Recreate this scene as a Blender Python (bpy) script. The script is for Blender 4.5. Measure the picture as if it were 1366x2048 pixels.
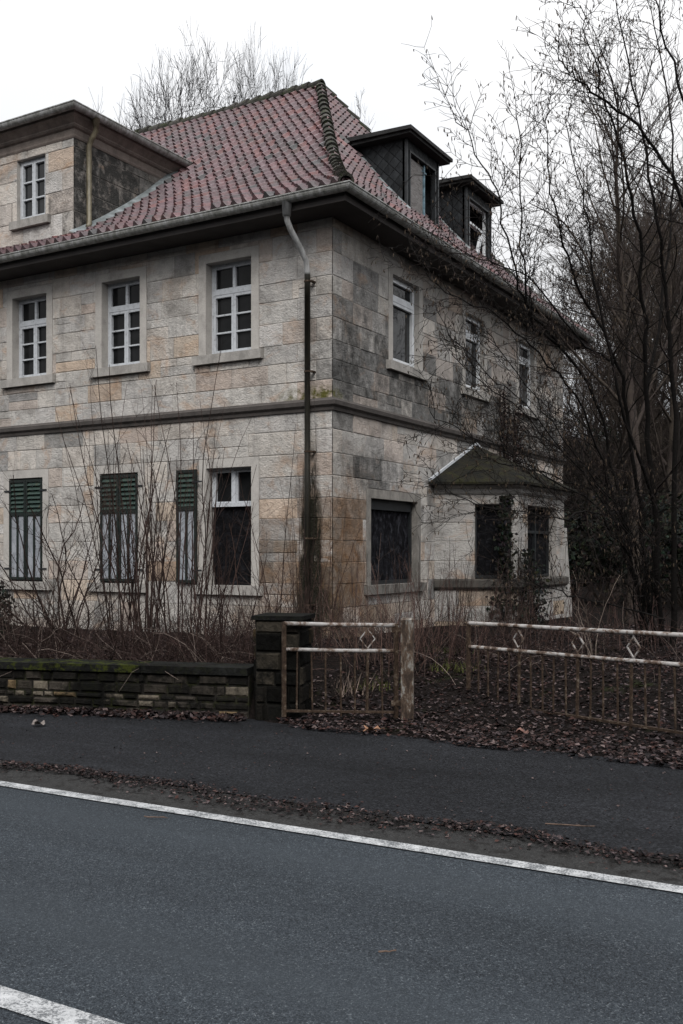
import bpy, bmesh, math, random
from mathutils import Vector, Matrix

for o in list(bpy.data.objects):
    bpy.data.objects.remove(o)
scene = bpy.context.scene
COL = scene.collection
R = math.radians

# ------------------------------------------------------------------ camera
YAW = 30.2
F = 2013.0                      # focal length in pixels of the 1366 x 2048 photograph
cd = bpy.data.cameras.new('camera')
cam = bpy.data.objects.new('camera', cd)
COL.objects.link(cam)
cam.location = (0, 0, 1.7)
cam.rotation_euler = (R(90), 0, R(YAW))
cd.sensor_fit = 'VERTICAL'
cd.sensor_height = 36
cd.sensor_width = 24
cd.lens = 36 * F / 2048
cd.shift_y = 81 / 2048
cd.clip_end = 2000
scene.camera = cam

# ------------------------------------------------------------------ sky, sun, exposure
SUN_EL, SUN_AZ = 44, 148        # soft sun behind cloud, high behind the camera
w = bpy.data.worlds.new('World')
scene.world = w
w.use_nodes = True
wn = w.node_tree
wn.nodes.clear()
wo = wn.nodes.new('ShaderNodeOutputWorld')
bg = wn.nodes.new('ShaderNodeBackground')
sky = wn.nodes.new('ShaderNodeTexSky')
sky.sky_type = 'NISHITA'
sky.sun_disc = False
sky.sun_elevation = R(SUN_EL)
sky.sun_rotation = R(SUN_AZ)
hs = wn.nodes.new('ShaderNodeHueSaturation')
hs.inputs['Saturation'].default_value = 0.25
hs.inputs['Value'].default_value = 1.0
tc = wn.nodes.new('ShaderNodeTexCoord')
nz = wn.nodes.new('ShaderNodeTexNoise')
nz.inputs['Scale'].default_value = 2.2
nz.inputs['Detail'].default_value = 3
cr = wn.nodes.new('ShaderNodeValToRGB')
cr.color_ramp.elements[0].position = 0.35
cr.color_ramp.elements[0].color = (9.2, 9.5, 9.95, 1)
cr.color_ramp.elements[1].position = 0.6
cr.color_ramp.elements[1].color = (10.6, 10.6, 10.7, 1)
mx = wn.nodes.new('ShaderNodeMixRGB')
mx.inputs[0].default_value = 0.88     # the cloud cover
wn.links.new(sky.outputs[0], hs.inputs['Color'])
wn.links.new(tc.outputs['Generated'], nz.inputs['Vector'])
wn.links.new(nz.outputs[0], cr.inputs[0])
wn.links.new(hs.outputs[0], mx.inputs[1])
wn.links.new(cr.outputs[0], mx.inputs[2])
sx = wn.nodes.new('ShaderNodeSeparateXYZ')
wn.links.new(tc.outputs['Generated'], sx.inputs[0])
mr = wn.nodes.new('ShaderNodeMapRange')       # an overcast sky is brightest overhead
mr.inputs['From Min'].default_value = 0.0
mr.inputs['From Max'].default_value = 1.0
mr.inputs['To Min'].default_value = 0.645
mr.inputs['To Max'].default_value = 2.1
pw = wn.nodes.new('ShaderNodeMath')
pw.operation = 'POWER'
pw.use_clamp = True
pw.inputs[1].default_value = 2.6
wn.links.new(sx.outputs[2], pw.inputs[0])
wn.links.new(pw.outputs[0], mr.inputs['Value'])
vm = wn.nodes.new('ShaderNodeVectorMath')
vm.operation = 'SCALE'
wn.links.new(mx.outputs[0], vm.inputs[0])
wn.links.new(mr.outputs[0], vm.inputs['Scale'])
wn.links.new(vm.outputs[0], bg.inputs['Color'])
bg.inputs['Strength'].default_value = 0.092
wn.links.new(bg.outputs[0], wo.inputs[0])

sd = bpy.data.lights.new('sun', 'SUN')
sd.energy = 1.5
sd.angle = R(25)
sd.color = (1, 0.97, 0.93)
sun = bpy.data.objects.new('sun', sd)
COL.objects.link(sun)
_a = R(SUN_AZ)
_dir = Vector((math.sin(_a) * math.cos(R(SUN_EL)), math.cos(_a) * math.cos(R(SUN_EL)), math.sin(R(SUN_EL))))
sun.rotation_euler = _dir.to_track_quat('Z', 'Y').to_euler()

scene.view_settings.view_transform = 'Standard'
scene.view_settings.look = 'None'
scene.view_settings.exposure = 0.62
scene.view_settings.gamma = 1
scene.render.engine = 'CYCLES'
scene.cycles.max_bounces = 6
scene.cycles.diffuse_bounces = 3
scene.cycles.glossy_bounces = 2
scene.cycles.use_denoising = True

# ------------------------------------------------------------------ measuring helpers
CF = (-math.sin(R(YAW)), math.cos(R(YAW)))      # forward
CR = (math.cos(R(YAW)), math.sin(R(YAW)))       # right


def at(px, py, d):
    """A point of the place seen at photograph pixel (px, py), d metres deep."""
    u, v = (px - 683) / F, (1105 - py) / F
    return Vector((d * (CF[0] + u * CR[0]), d * (CF[1] + u * CR[1]), 1.7 + v * d))


def smooth(a, b, x):
    t = max(0.0, min(1.0, (x - a) / (b - a)))
    return t * t * (3 - 2 * t)


def lerp(a, b, t):
    return a + (b - a) * t


def mixc(a, b, t):
    return tuple(a[i] + (b[i] - a[i]) * t for i in range(3))


# ------------------------------------------------------------------ materials
def socket(nt, node, key, v):
    s = node.inputs[key]
    if hasattr(v, 'is_output') or isinstance(v, bpy.types.NodeSocket):
        nt.links.new(v, s)
    else:
        if isinstance(v, tuple) and len(v) == 3 and len(getattr(s, 'default_value', (0, 0, 0))) == 4:
            v = (*v, 1)
        s.default_value = v


class G:
    """A small wrapper that builds a material's node graph."""

    def __init__(self, name, rough=0.8, spec=0.3):
        self.m = bpy.data.materials.new(name)
        self.m.use_nodes = True
        self.nt = self.m.node_tree
        self.b = self.nt.nodes['Principled BSDF']
        self.set('Roughness', rough)
        self.set('Specular IOR Level', spec)

    def set(self, key, v):
        socket(self.nt, self.b, key, v)
        return self

    def node(self, typ, out=0, props=None, **ins):
        n = self.nt.nodes.new(typ)
        for k, v in (props or {}).items():
            setattr(n, k, v)
        for k, v in ins.items():
            key = int(k[1:]) if k[0] == 'i' and k[1:].isdigit() else k.replace('_', ' ')
            socket(self.nt, n, key, v)
        return n.outputs[out]

    def math(self, op, a, b=0.0, clamp=False):
        return self.node('ShaderNodeMath', props={'operation': op, 'use_clamp': clamp}, i0=a, i1=b)

    def pos(self):
        return self.node('ShaderNodeNewGeometry')

    def scaled(self, vec, s):
        n = self.nt.nodes.new('ShaderNodeVectorMath')
        n.operation = 'MULTIPLY'
        socket(self.nt, n, 0, vec)
        socket(self.nt, n, 1, s)
        return n.outputs[0]

    def noise(self, scale, detail=4, rough=0.55, vec=None, out=0, dist=0.0):
        return self.node('ShaderNodeTexNoise', out, Vector=vec or self.pos(), Scale=scale, Detail=detail, Roughness=rough, Distortion=dist)

    def ramp(self, f, stops, interp='LINEAR'):
        n = self.nt.nodes.new('ShaderNodeValToRGB')
        n.color_ramp.interpolation = interp
        e = n.color_ramp.elements
        while len(e) < len(stops):
            e.new(0.5)
        for i, (p, c) in enumerate(stops):
            e[i].position = p
            if not isinstance(c, tuple):
                c = (c, c, c)
            e[i].color = (*c, 1)
        socket(self.nt, n, 0, f)
        return n.outputs[0]

    def mix(self, f, a, b, mode='MIX'):
        return self.node('ShaderNodeMixRGB', props={'blend_type': mode}, i0=f, i1=a, i2=b)

    def attr(self, out=0):
        n = self.nt.nodes.new('ShaderNodeAttribute')
        n.attribute_name = 'col'
        return n.outputs[out]

    def blob(self, c, r):
        n = self.nt.nodes.new('ShaderNodeVectorMath')
        n.operation = 'SUBTRACT'
        socket(self.nt, n, 0, self.pos())
        n.inputs[1].default_value = c
        v = self.scaled(n.outputs[0], tuple(1 / x for x in r))
        ln = self.nt.nodes.new('ShaderNodeVectorMath')
        ln.operation = 'LENGTH'
        self.nt.links.new(v, ln.inputs[0])
        return self.math('SUBTRACT', 1.0, ln.outputs['Value'], True)

    def axis(self, i):
        n = self.nt.nodes.new('ShaderNodeSeparateXYZ')
        self.nt.links.new(self.pos(), n.inputs[0])
        return n.outputs[i]

    def range(self, v, a, b, c=0.0, d=1.0):
        return self.node('ShaderNodeMapRange', Value=v, From_Min=a, From_Max=b, To_Min=c, To_Max=d)

    def bump(self, h, dist=0.01, strength=1.0):
        b = self.node('ShaderNodeBump', Height=h, Distance=dist, Strength=strength)
        self.set('Normal', b)
        return self


M = {}


def simple(name, c, rough=0.7, spec=0.3, var=0.25, scale=6.0, metal=0.0, bump=0.0):
    g = G(name, rough, spec)
    f = g.ramp(g.noise(scale, 5), [(0.3, tuple(x * (1 - var) for x in c)), (0.7, tuple(x * (1 + var) for x in c))])
    g.set('Base Color', f).set('Metallic', metal)
    if bump:
        g.bump(g.noise(scale * 6, 4), bump)
    M[name] = g.m
    return g


def make_materials():
    # ashlar sandstone, one colour per block plus weathering
    g = G('sandstone', 0.88, 0.2)
    base = g.attr()
    n1 = g.noise(2.3, 6, 0.65)
    base = g.mix(1.0, base, g.ramp(n1, [(0.30, (0.58, 0.57, 0.56)), (0.5, (1, 1, 1)), (0.75, (1.12, 1.10, 1.08))]), 'MULTIPLY')
    n2 = g.noise(38, 4, 0.7)
    base = g.mix(1.0, base, g.ramp(n2, [(0.3, 0.86), (0.5, 1.0), (0.7, 1.07)]), 'MULTIPLY')
    rust = g.ramp(g.noise(1.5, 8, 0.68, dist=0.9, vec=g.scaled(g.pos(), (1, 1, 1.5))), [(0.54, 0.0), (0.64, 0.40), (0.76, 0.8)])
    base = g.mix(rust, base, (0.42, 0.265, 0.165))
    # rain streaks running down the wall
    stk = g.ramp(g.noise(1.0, 6, 0.7, vec=g.scaled(g.pos(), (5.5, 5.5, 0.45))), [(0.52, 0.0), (0.70, 0.38)])
    base = g.mix(stk, base, (0.16, 0.152, 0.142))
    # ochre staining round the foot of the corner
    och = g.math('MULTIPLY', g.blob((-7.6, 13.1, 1.3), (2.1, 2.0, 2.3)), g.range(g.noise(2.6, 7, 0.7, dist=0.7), 0.42, 0.62))
    base = g.mix(g.math('MULTIPLY', och, 1.5, True), base, g.mix(g.noise(3.5, 5), (0.17, 0.085, 0.04), (0.26, 0.16, 0.09)))
    # soot on the side wall over the string course and by the corner
    soot = g.math('ADD', g.blob((-7.66, 17.5, 4.45), (1.0, 7.0, 0.75)), g.math('ADD', g.blob((-7.66, 13.9, 5.0), (1.0, 1.7, 0.9)), g.blob((-7.66, 14.2, 3.0), (1.0, 1.5, 0.55))))
    soot = g.math('MULTIPLY', g.math('MULTIPLY', soot, 1.7, True), g.range(g.noise(4.2, 8, 0.78), 0.38, 0.62))
    base = g.mix(g.math('MULTIPLY', soot, 0.85, True), base, (0.075, 0.074, 0.072))
    # grime, per block amount held in the alpha of the colour
    gr = g.ramp(g.noise(4.5, 8, 0.75, vec=g.scaled(g.pos(), (1, 1, 0.8))), [(0.36, 0.0), (0.62, 1.0)])
    ga = g.math('MULTIPLY', gr, g.attr(3), True)
    base = g.mix(ga, base, (0.036, 0.035, 0.033))
    # algae streak along the foot of the corner downpipe
    al = g.math('ADD', g.blob((-8.03, 12.89, 1.0), (0.24, 1.0, 2.6)), g.math('MULTIPLY', g.blob((-8.0, 12.89, 0.5), (0.46, 1.0, 1.3)), 0.7))
    al = g.math('MULTIPLY', al, g.range(g.noise(7, 7, 0.75, vec=g.scaled(g.pos(), (1.6, 1.6, 0.45))), 0.36, 0.62, 0.12, 1.9))
    damp = g.math('MULTIPLY', g.math('ADD', g.blob((-7.9, 12.89, 1.2), (0.8, 0.8, 2.0)), al), g.range(g.noise(3, 7, 0.7), 0.3, 0.7))
    base = g.mix(g.math('MULTIPLY', damp, 1.1, True), base, g.mix(g.noise(5, 5), (0.15, 0.085, 0.045), (0.09, 0.068, 0.045)))
    al = g.math('MULTIPLY', al, 2.8, True)
    base = g.mix(al, base, g.mix(g.noise(9, 3), (0.007, 0.006, 0.0045), (0.018, 0.017, 0.008)))
    base = g.mix(g.math('MULTIPLY', g.math('MULTIPLY', g.blob((-8.0, 12.8, 4.04), (0.75, 0.6, 0.2)), 2.0, True), g.range(g.noise(8, 5), 0.4, 0.6)), base, (0.09, 0.085, 0.02))
    g.set('Base Color', base)
    h = g.math('ADD', g.noise(30, 5, 0.65, vec=g.scaled(g.pos(), (1, 1, 1.4))), g.math('MULTIPLY', g.noise(9, 3), 1.2))
    pits = g.noise(55, 4, 0.75, vec=g.scaled(g.pos(), (1, 1, 1.5)))
    h = g.math('ADD', h, g.math('MULTIPLY', pits, 0.3))
    base2 = g.mix(g.ramp(g.noise(24, 5, 0.75), [(0.30, 0.6), (0.40, 0.0)]), base, (0.12, 0.112, 0.105))
    g.set('Base Color', base2)
    g.bump(h, 0.024, 1.0)
    M['sandstone'] = g.m

    g = G('dressed_stone', 0.85, 0.2)
    c = g.mix(1.0, g.attr(), g.ramp(g.noise(3.2, 7, 0.7), [(0.3, 0.72), (0.5, 1.0), (0.72, 1.1)]), 'MULTIPLY')
    c = g.mix(1.0, c, g.ramp(g.noise(60, 3), [(0.3, 0.88), (0.7, 1.1)]), 'MULTIPLY')
    gr = g.ramp(g.noise(5.5, 8, 0.75, vec=g.scaled(g.pos(), (1, 1, 0.5))), [(0.40, 0.0), (0.66, 1.0)])
    c = g.mix(g.math('MULTIPLY', gr, g.attr(3)), c, (0.035, 0.034, 0.032))
    g.set('Base Color', c).bump(g.noise(50, 4), 0.004)
    M['dressed_stone'] = g.m

    g = G('roof_tile', 0.5, 0.42)
    c = g.mix(1.0, g.attr(), g.ramp(g.noise(7, 6, 0.7), [(0.3, 0.7), (0.5, 1.0), (0.75, 1.2)]), 'MULTIPLY')
    c = g.mix(g.ramp(g.noise(1.6, 9, 0.82), [(0.46, 0.0), (0.64, 0.75)]), c, (0.036, 0.040, 0.036))
    g.set('Base Color', c)
    g.set('Roughness', g.range(g.noise(12, 4), 0.3, 0.7, 0.35, 0.7))
    g.bump(g.noise(70, 3), 0.004)
    M['roof_tile'] = g.m

    g = G('mossy_tile', 0.9, 0.1)
    c = g.mix(1.0, g.attr(), g.ramp(g.noise(11, 6, 0.7), [(0.3, 0.5), (0.55, 1.0), (0.75, 1.5)]), 'MULTIPLY')
    c = g.mix(g.ramp(g.noise(8, 6, 0.7), [(0.5, 0.0), (0.64, 0.8)]), c, (0.035, 0.045, 0.018))
    g.set('Base Color', c).bump(g.noise(35, 5), 0.02)
    M['mossy_tile'] = g.m

    g = G('zinc', 0.5, 0.5)
    st = g.noise(5, 7, 0.7, vec=g.scaled(g.pos(), (2.5, 2.5, 0.8)))
    g.set('Base Color', g.ramp(st, [(0.3, (0.08, 0.08, 0.072)), (0.5, (0.23, 0.23, 0.215)), (0.7, (0.42, 0.425, 0.43))]))
    g.set('Metallic', 0.15)
    M['zinc'] = g.m

    g = G('old_pipe', 0.5, 0.5)
    st = g.noise(6, 7, 0.7, vec=g.scaled(g.pos(), (3, 3, 0.9)))
    g.set('Base Color', g.ramp(st, [(0.3, (0.05, 0.042, 0.027)), (0.55, (0.14, 0.12, 0.078)), (0.75, (0.24, 0.22, 0.17))]))
    M['old_pipe'] = g.m

    g = G('downpipe', 0.5, 0.5)
    z = g.axis(2)
    up = g.ramp(g.noise(6, 6, 0.7, vec=g.scaled(g.pos(), (3, 3, 0.6))), [(0.3, (0.17, 0.17, 0.165)), (0.7, (0.42, 0.425, 0.43))])
    lo = g.ramp(g.noise(7, 6, 0.7, vec=g.scaled(g.pos(), (4, 4, 0.6))), [(0.35, (0.007, 0.0065, 0.005)), (0.6, (0.018, 0.016, 0.010)), (0.75, (0.10, 0.085, 0.04))])
    g.set('Base Color', g.mix(g.range(z, 5.86, 5.90), lo, up))
    M['downpipe'] = g.m

    simple('soffit', (0.055, 0.049, 0.047), 0.85, 0.2, 0.2, 1.5, bump=0.003)
    g = G('white_paint', 0.55, 0.4)
    c = g.ramp(g.noise(18, 7, 0.7), [(0.32, (0.22, 0.225, 0.23)), (0.45, (0.42, 0.44, 0.465)), (0.7, (0.49, 0.51, 0.535))])
    g.set('Base Color', c)
    M['white_paint'] = g.m
    g = G('white_frame', 0.45, 0.4)
    g.set('Base Color', g.ramp(g.noise(6, 5), [(0.3, (0.50, 0.52, 0.54)), (0.6, (0.68, 0.70, 0.72))]))
    M['white_frame'] = g.m
    g = G('bleached_paint', 0.6, 0.3)
    g.set('Base Color', g.ramp(g.noise(14, 6, 0.7), [(0.3, (0.22, 0.23, 0.24)), (0.6, (0.42, 0.44, 0.46))]))
    M['bleached_paint'] = g.m
    g = G('glass', 0.08, 0.10)
    g.set('Base Color', g.ramp(g.noise(3, 4), [(0.3, (0.006, 0.0065, 0.007)), (0.7, (0.016, 0.0165, 0.017))]))
    g.bump(g.noise(1.6, 2), 0.006)
    M['glass'] = g.m
    g = G('reflecting_glass', 0.04, 0.28)
    g.set('Base Color', g.ramp(g.noise(3, 4), [(0.3, (0.008, 0.009, 0.010)), (0.7, (0.02, 0.021, 0.023))]))
    g.bump(g.noise(1.6, 2), 0.01)
    M['reflecting_glass'] = g.m
    g = G('dark_screen', 0.9, 0.06)
    t = g.noise(7, 6, 0.75, dist=1.2)
    g.set('Base Color', g.ramp(t, [(0.4, (0.004, 0.004, 0.0045)), (0.56, (0.008, 0.008, 0.0095)), (0.68, (0.026, 0.026, 0.03))]))
    g.bump(g.noise(12, 5), 0.03)
    M['dark_screen'] = g.m
    g = G('torn_curtain', 0.9, 0.05)
    t = g.math('ADD', g.math('MULTIPLY', g.noise(5, 7, 0.72, vec=g.scaled(g.pos(), (1, 1, 0.75)), dist=2.2), 1.0), g.math('MULTIPLY', g.noise(14, 6, 0.7, vec=g.scaled(g.pos(), (1.5, 1.5, 0.6)), dist=1.2), 0.6))
    g.set('Base Color', g.ramp(t, [(0.70, (0.004, 0.004, 0.005)), (0.84, (0.012, 0.012, 0.0145)), (0.96, (0.038, 0.039, 0.046))]))
    M['torn_curtain'] = g.m
    simple('green_paint', (0.004, 0.009, 0.007), 0.5, 0.4, 0.45, 9, bump=0.003)
    g = G('green_louvre', 0.5, 0.4)
    g.set('Base Color', g.ramp(g.noise(7, 6, 0.7), [(0.35, (0.006, 0.017, 0.013)), (0.55, (0.012, 0.034, 0.025)), (0.68, (0.030, 0.030, 0.010))]))
    M['green_louvre'] = g.m
    g = G('pale_blind', 0.6, 0.4)
    g.set('Base Color', g.ramp(g.noise(5, 6, 0.7), [(0.3, (0.16, 0.172, 0.19)), (0.6, (0.29, 0.307, 0.335))]))
    M['pale_blind'] = g.m

    # slate: diamond slates cut in the shader
    g = G('slate', 0.6, 0.22)
    x, y, z = g.axis(0), g.axis(1), g.axis(2)
    a = g.math('MULTIPLY', g.math('ADD', g.math('ADD', x, y), g.math('MULTIPLY', z, 1.0)), 4.2)
    b = g.math('MULTIPLY', g.math('SUBTRACT', g.math('ADD', x, y), g.math('MULTIPLY', z, 1.0)), 4.2)
    fa, fb = g.math('FRACT', a), g.math('FRACT', b)
    cell = g.node('ShaderNodeCombineXYZ', 0, X=g.math('FLOOR', a), Y=g.math('FLOOR', b))
    rnd = g.node('ShaderNodeTexWhiteNoise', 0, Vector=cell)
    edge = g.math('MINIMUM', fa, g.math('SUBTRACT', 1.0, fb))
    line = g.range(edge, 0.0, 0.09)
    c = g.ramp(rnd, [(0.0, (0.011, 0.0125, 0.014)), (1.0, (0.021, 0.0235, 0.026))])
    c = g.mix(1.0, c, g.ramp(g.noise(9, 6, 0.7), [(0.3, 0.6), (0.7, 1.4)]), 'MULTIPLY')
    c = g.mix(line, (0.006, 0.0065, 0.007), c)
    g.set('Base Color', c).bump(g.math('ADD', edge, g.math('MULTIPLY', line, 0.4)), 0.02)
    M['slate'] = g.m
    simple('dark_trim', (0.014, 0.016, 0.018), 0.5, 0.4, 0.4, 8)
    simple('bitumen', (0.02, 0.02, 0.02), 0.8, 0.25, 0.5, 5, bump=0.006)
    g = G('plywood', 0.8, 0.2)
    wv = g.noise(5, 6, 0.7, vec=g.scaled(g.pos(), (1, 1.2, 6)), dist=1.8)
    g.set('Base Color', g.ramp(wv, [(0.3, (0.045, 0.042, 0.04)), (0.5, (0.16, 0.15, 0.145)), (0.7, (0.24, 0.235, 0.235))])).bump(wv, 0.006)
    M['plywood'] = g.m
    simple('blue_edge', (0.12, 0.19, 0.23), 0.6, 0.3, 0.6, 9)
    g = G('flashing', 0.5, 0.5)
    g.set('Base Color', g.ramp(g.noise(5, 7, 0.7), [(0.3, (0.075, 0.085, 0.085)), (0.55, (0.18, 0.20, 0.205)), (0.7, (0.30, 0.33, 0.35))]))
    M['flashing'] = g.m
    g = G('mossy_roof', 0.9, 0.06)
    g.set('Base Color', g.ramp(g.noise(3.5, 8, 0.75), [(0.38, (0.010, 0.011, 0.010)), (0.52, (0.018, 0.0165, 0.013)), (0.62, (0.025, 0.025, 0.012)), (0.75, (0.024, 0.018, 0.014))])).bump(g.noise(20, 5), 0.02)
    M['mossy_roof'] = g.m

    # road surfaces
    g = G('asphalt', 0.85, 0.15)
    grain = g.node('ShaderNodeTexVoronoi', 1, Vector=g.pos(), Scale=210.0)
    gv = g.node('ShaderNodeSeparateColor', 0, Color=grain)
    grain2 = g.node('ShaderNodeTexVoronoi', 1, Vector=g.pos(), Scale=95.0)
    gv2 = g.node('ShaderNodeSeparateColor', 1, Color=grain2)
    fine = g.math('ADD', g.math('MULTIPLY', gv, 0.72), g.math('MULTIPLY', gv2, 0.28))
    c = g.ramp(fine, [(0.05, (0.006, 0.0075, 0.0095)), (0.4, (0.019, 0.0235, 0.029)), (0.7, (0.034, 0.041, 0.0485)), (0.88, (0.055, 0.064, 0.073)), (0.97, (0.12, 0.13, 0.14))])
    c = g.mix(1.0, c, g.ramp(g.noise(0.9, 7, 0.65, vec=g.scaled(g.pos(), (0.3, 1.5, 1))), [(0.3, 0.74), (0.7, 1.2)]), 'MULTIPLY')
    track = g.math('ADD', g.blob((-3, 3.35, 0), (200, 0.42, 1)), g.blob((-3, 4.75, 0), (200, 0.35, 1)))
    c = g.mix(g.math('MULTIPLY', track, 0.35, True), c, (0.042, 0.050, 0.058))
    c = g.mix(g.ramp(g.noise(5, 8, 0.8), [(0.60, 0.0), (0.74, 0.5)]), c, (0.011, 0.012, 0.014))
    g.set('Base Color', c).bump(fine, 0.006)
    M['asphalt'] = g.m

    g = G('footway_asphalt', 0.9, 0.1)
    gv = g.node('ShaderNodeSeparateColor', 0, Color=g.node('ShaderNodeTexVoronoi', 1, Vector=g.pos(), Scale=85.0))
    fine = g.math('ADD', g.math('MULTIPLY', gv, 0.6), g.math('MULTIPLY', g.noise(36, 5, 0.8), 0.4))
    c = g.ramp(fine, [(0.15, (0.0035, 0.0036, 0.0042)), (0.5, (0.0098, 0.0103, 0.012)), (0.75, (0.0175, 0.0186, 0.0213)), (0.9, (0.040, 0.042, 0.046))])
    c = g.mix(1.0, c, g.ramp(g.noise(0.8, 8, 0.7, vec=g.scaled(g.pos(), (0.5, 1.3, 1))), [(0.3, 0.55), (0.7, 1.35)]), 'MULTIPLY')
    c = g.mix(g.ramp(g.noise(12, 8, 0.8), [(0.56, 0.0), (0.68, 0.8)]), c, (0.007, 0.0065, 0.0065))
    g.set('Base Color', c).bump(fine, 0.006)
    M['footway_asphalt'] = g.m

    g = G('shoulder', 0.9, 0.1)
    c = g.ramp(g.noise(75, 4, 0.8), [(0.3, (0.011, 0.011, 0.011)), (0.6, (0.034, 0.0335, 0.033)), (0.76, (0.09, 0.087, 0.083))])
    c = g.mix(g.ramp(g.noise(9, 7, 0.75), [(0.50, 0.0), (0.62, 0.85)]), c, (0.009, 0.008, 0.0075))
    g.set('Base Color', c).bump(g.noise(75, 4), 0.012)
    M['shoulder'] = g.m

    g = G('line_paint', 0.75, 0.3)
    wear = g.ramp(g.math('ADD', g.math('MULTIPLY', g.noise(90, 4, 0.8), 0.6), g.math('MULTIPLY', g.noise(8, 6, 0.7), 0.4)), [(0.45, 1.0), (0.53, 0.0)])
    c = g.mix(wear, g.ramp(g.noise(20, 5), [(0.3, (0.28, 0.285, 0.29)), (0.7, (0.42, 0.425, 0.43))]), (0.085, 0.09, 0.095))
    g.set('Base Color', c).bump(g.noise(150, 3), 0.005)
    M['line_paint'] = g.m

    g = G('soil', 0.95, 0.04)
    c = g.ramp(g.noise(6, 8, 0.8), [(0.3, (0.004, 0.0035, 0.0032)), (0.6, (0.011, 0.0085, 0.0078)), (0.75, (0.024, 0.018, 0.016))])
    c = g.mix(g.ramp(g.noise(1.2, 6, 0.7), [(0.58, 0.0), (0.70, 0.6)]), c, (0.02, 0.026, 0.009))
    g.set('Base Color', c).bump(g.noise(18, 6), 0.05)
    M['soil'] = g.m

    g = G('leaf', 0.8, 0.14)
    g.set('Base Color', g.mix(1.0, g.attr(), g.ramp(g.noise(50, 3), [(0.3, 0.7), (0.7, 1.25)]), 'MULTIPLY'))
    M['leaf'] = g.m

    g = G('bark', 0.9, 0.07)
    c = g.mix(1.0, g.attr(), g.ramp(g.noise(25, 5, 0.7), [(0.3, 0.55), (0.7, 1.5)]), 'MULTIPLY')
    g.set('Base Color', c)
    M['bark'] = g.m
    g = G('woodland_bark', 0.9, 0.07)
    c = g.mix(g.ramp(g.noise(1.2, 6, 0.7), [(0.45, 0.0), (0.65, 1.0)]), (0.040, 0.032, 0.029), (0.060, 0.050, 0.040))
    g.set('Base Color', c)
    M['woodland_bark'] = g.m

    simple('dark_bark', (0.012, 0.0105, 0.010), 0.9, 0.05, 0.3, 2)
    # rubble garden wall, colour per stone
    g = G('rubble', 0.95, 0.06)
    c = g.mix(1.0, g.attr(), g.ramp(g.noise(14, 7, 0.75), [(0.3, 0.4), (0.55, 1.0), (0.75, 1.5)]), 'MULTIPLY')
    c = g.mix(g.ramp(g.noise(2.2, 7, 0.75), [(0.44, 0.0), (0.56, 0.95)]), c, (0.006, 0.006, 0.0055))
    c = g.mix(g.math('MULTIPLY', g.ramp(g.noise(9, 7, 0.75), [(0.50, 0.0), (0.58, 1.0)]), g.attr(3)), c, (0.032, 0.038, 0.008))
    g.set('Base Color', c).bump(g.noise(28, 6, 0.7), 0.02)
    M['rubble'] = g.m

    # peeling paint over rust
    g = G('peeling_paint', 0.7, 0.3)
    k = g.noise(13, 7, 0.72, vec=g.scaled(g.pos(), (1, 1, 0.35)), dist=0.5)
    c = g.ramp(k, [(0.42, (0.024, 0.015, 0.010)), (0.52, (0.075, 0.050, 0.034)), (0.56, (0.15, 0.138, 0.122)), (0.74, (0.25, 0.245, 0.235))])
    c = g.mix(1.0, c, g.ramp(g.noise(50, 4), [(0.3, 0.7), (0.7, 1.2)]), 'MULTIPLY')
    g.set('Base Color', c).bump(k, 0.012)
    M['peeling_paint'] = g.m
    g = G('rusty_rail', 0.7, 0.3)
    k = g.noise(9, 7, 0.7)
    g.set('Base Color', g.ramp(k, [(0.38, (0.028, 0.017, 0.012)), (0.47, (0.10, 0.068, 0.050)), (0.54, (0.25, 0.235, 0.225)), (0.74, (0.38, 0.37, 0.362))])).bump(k, 0.004)
    M['rusty_rail'] = g.m
    g = G('rusty_iron', 0.85, 0.2)
    k = g.noise(16, 7, 0.75)
    g.set('Base Color', g.ramp(k, [(0.35, (0.014, 0.0085, 0.006)), (0.55, (0.045, 0.029, 0.019)), (0.66, (0.13, 0.105, 0.082))])).bump(k, 0.005)
    M['rusty_iron'] = g.m


make_materials()


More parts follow.
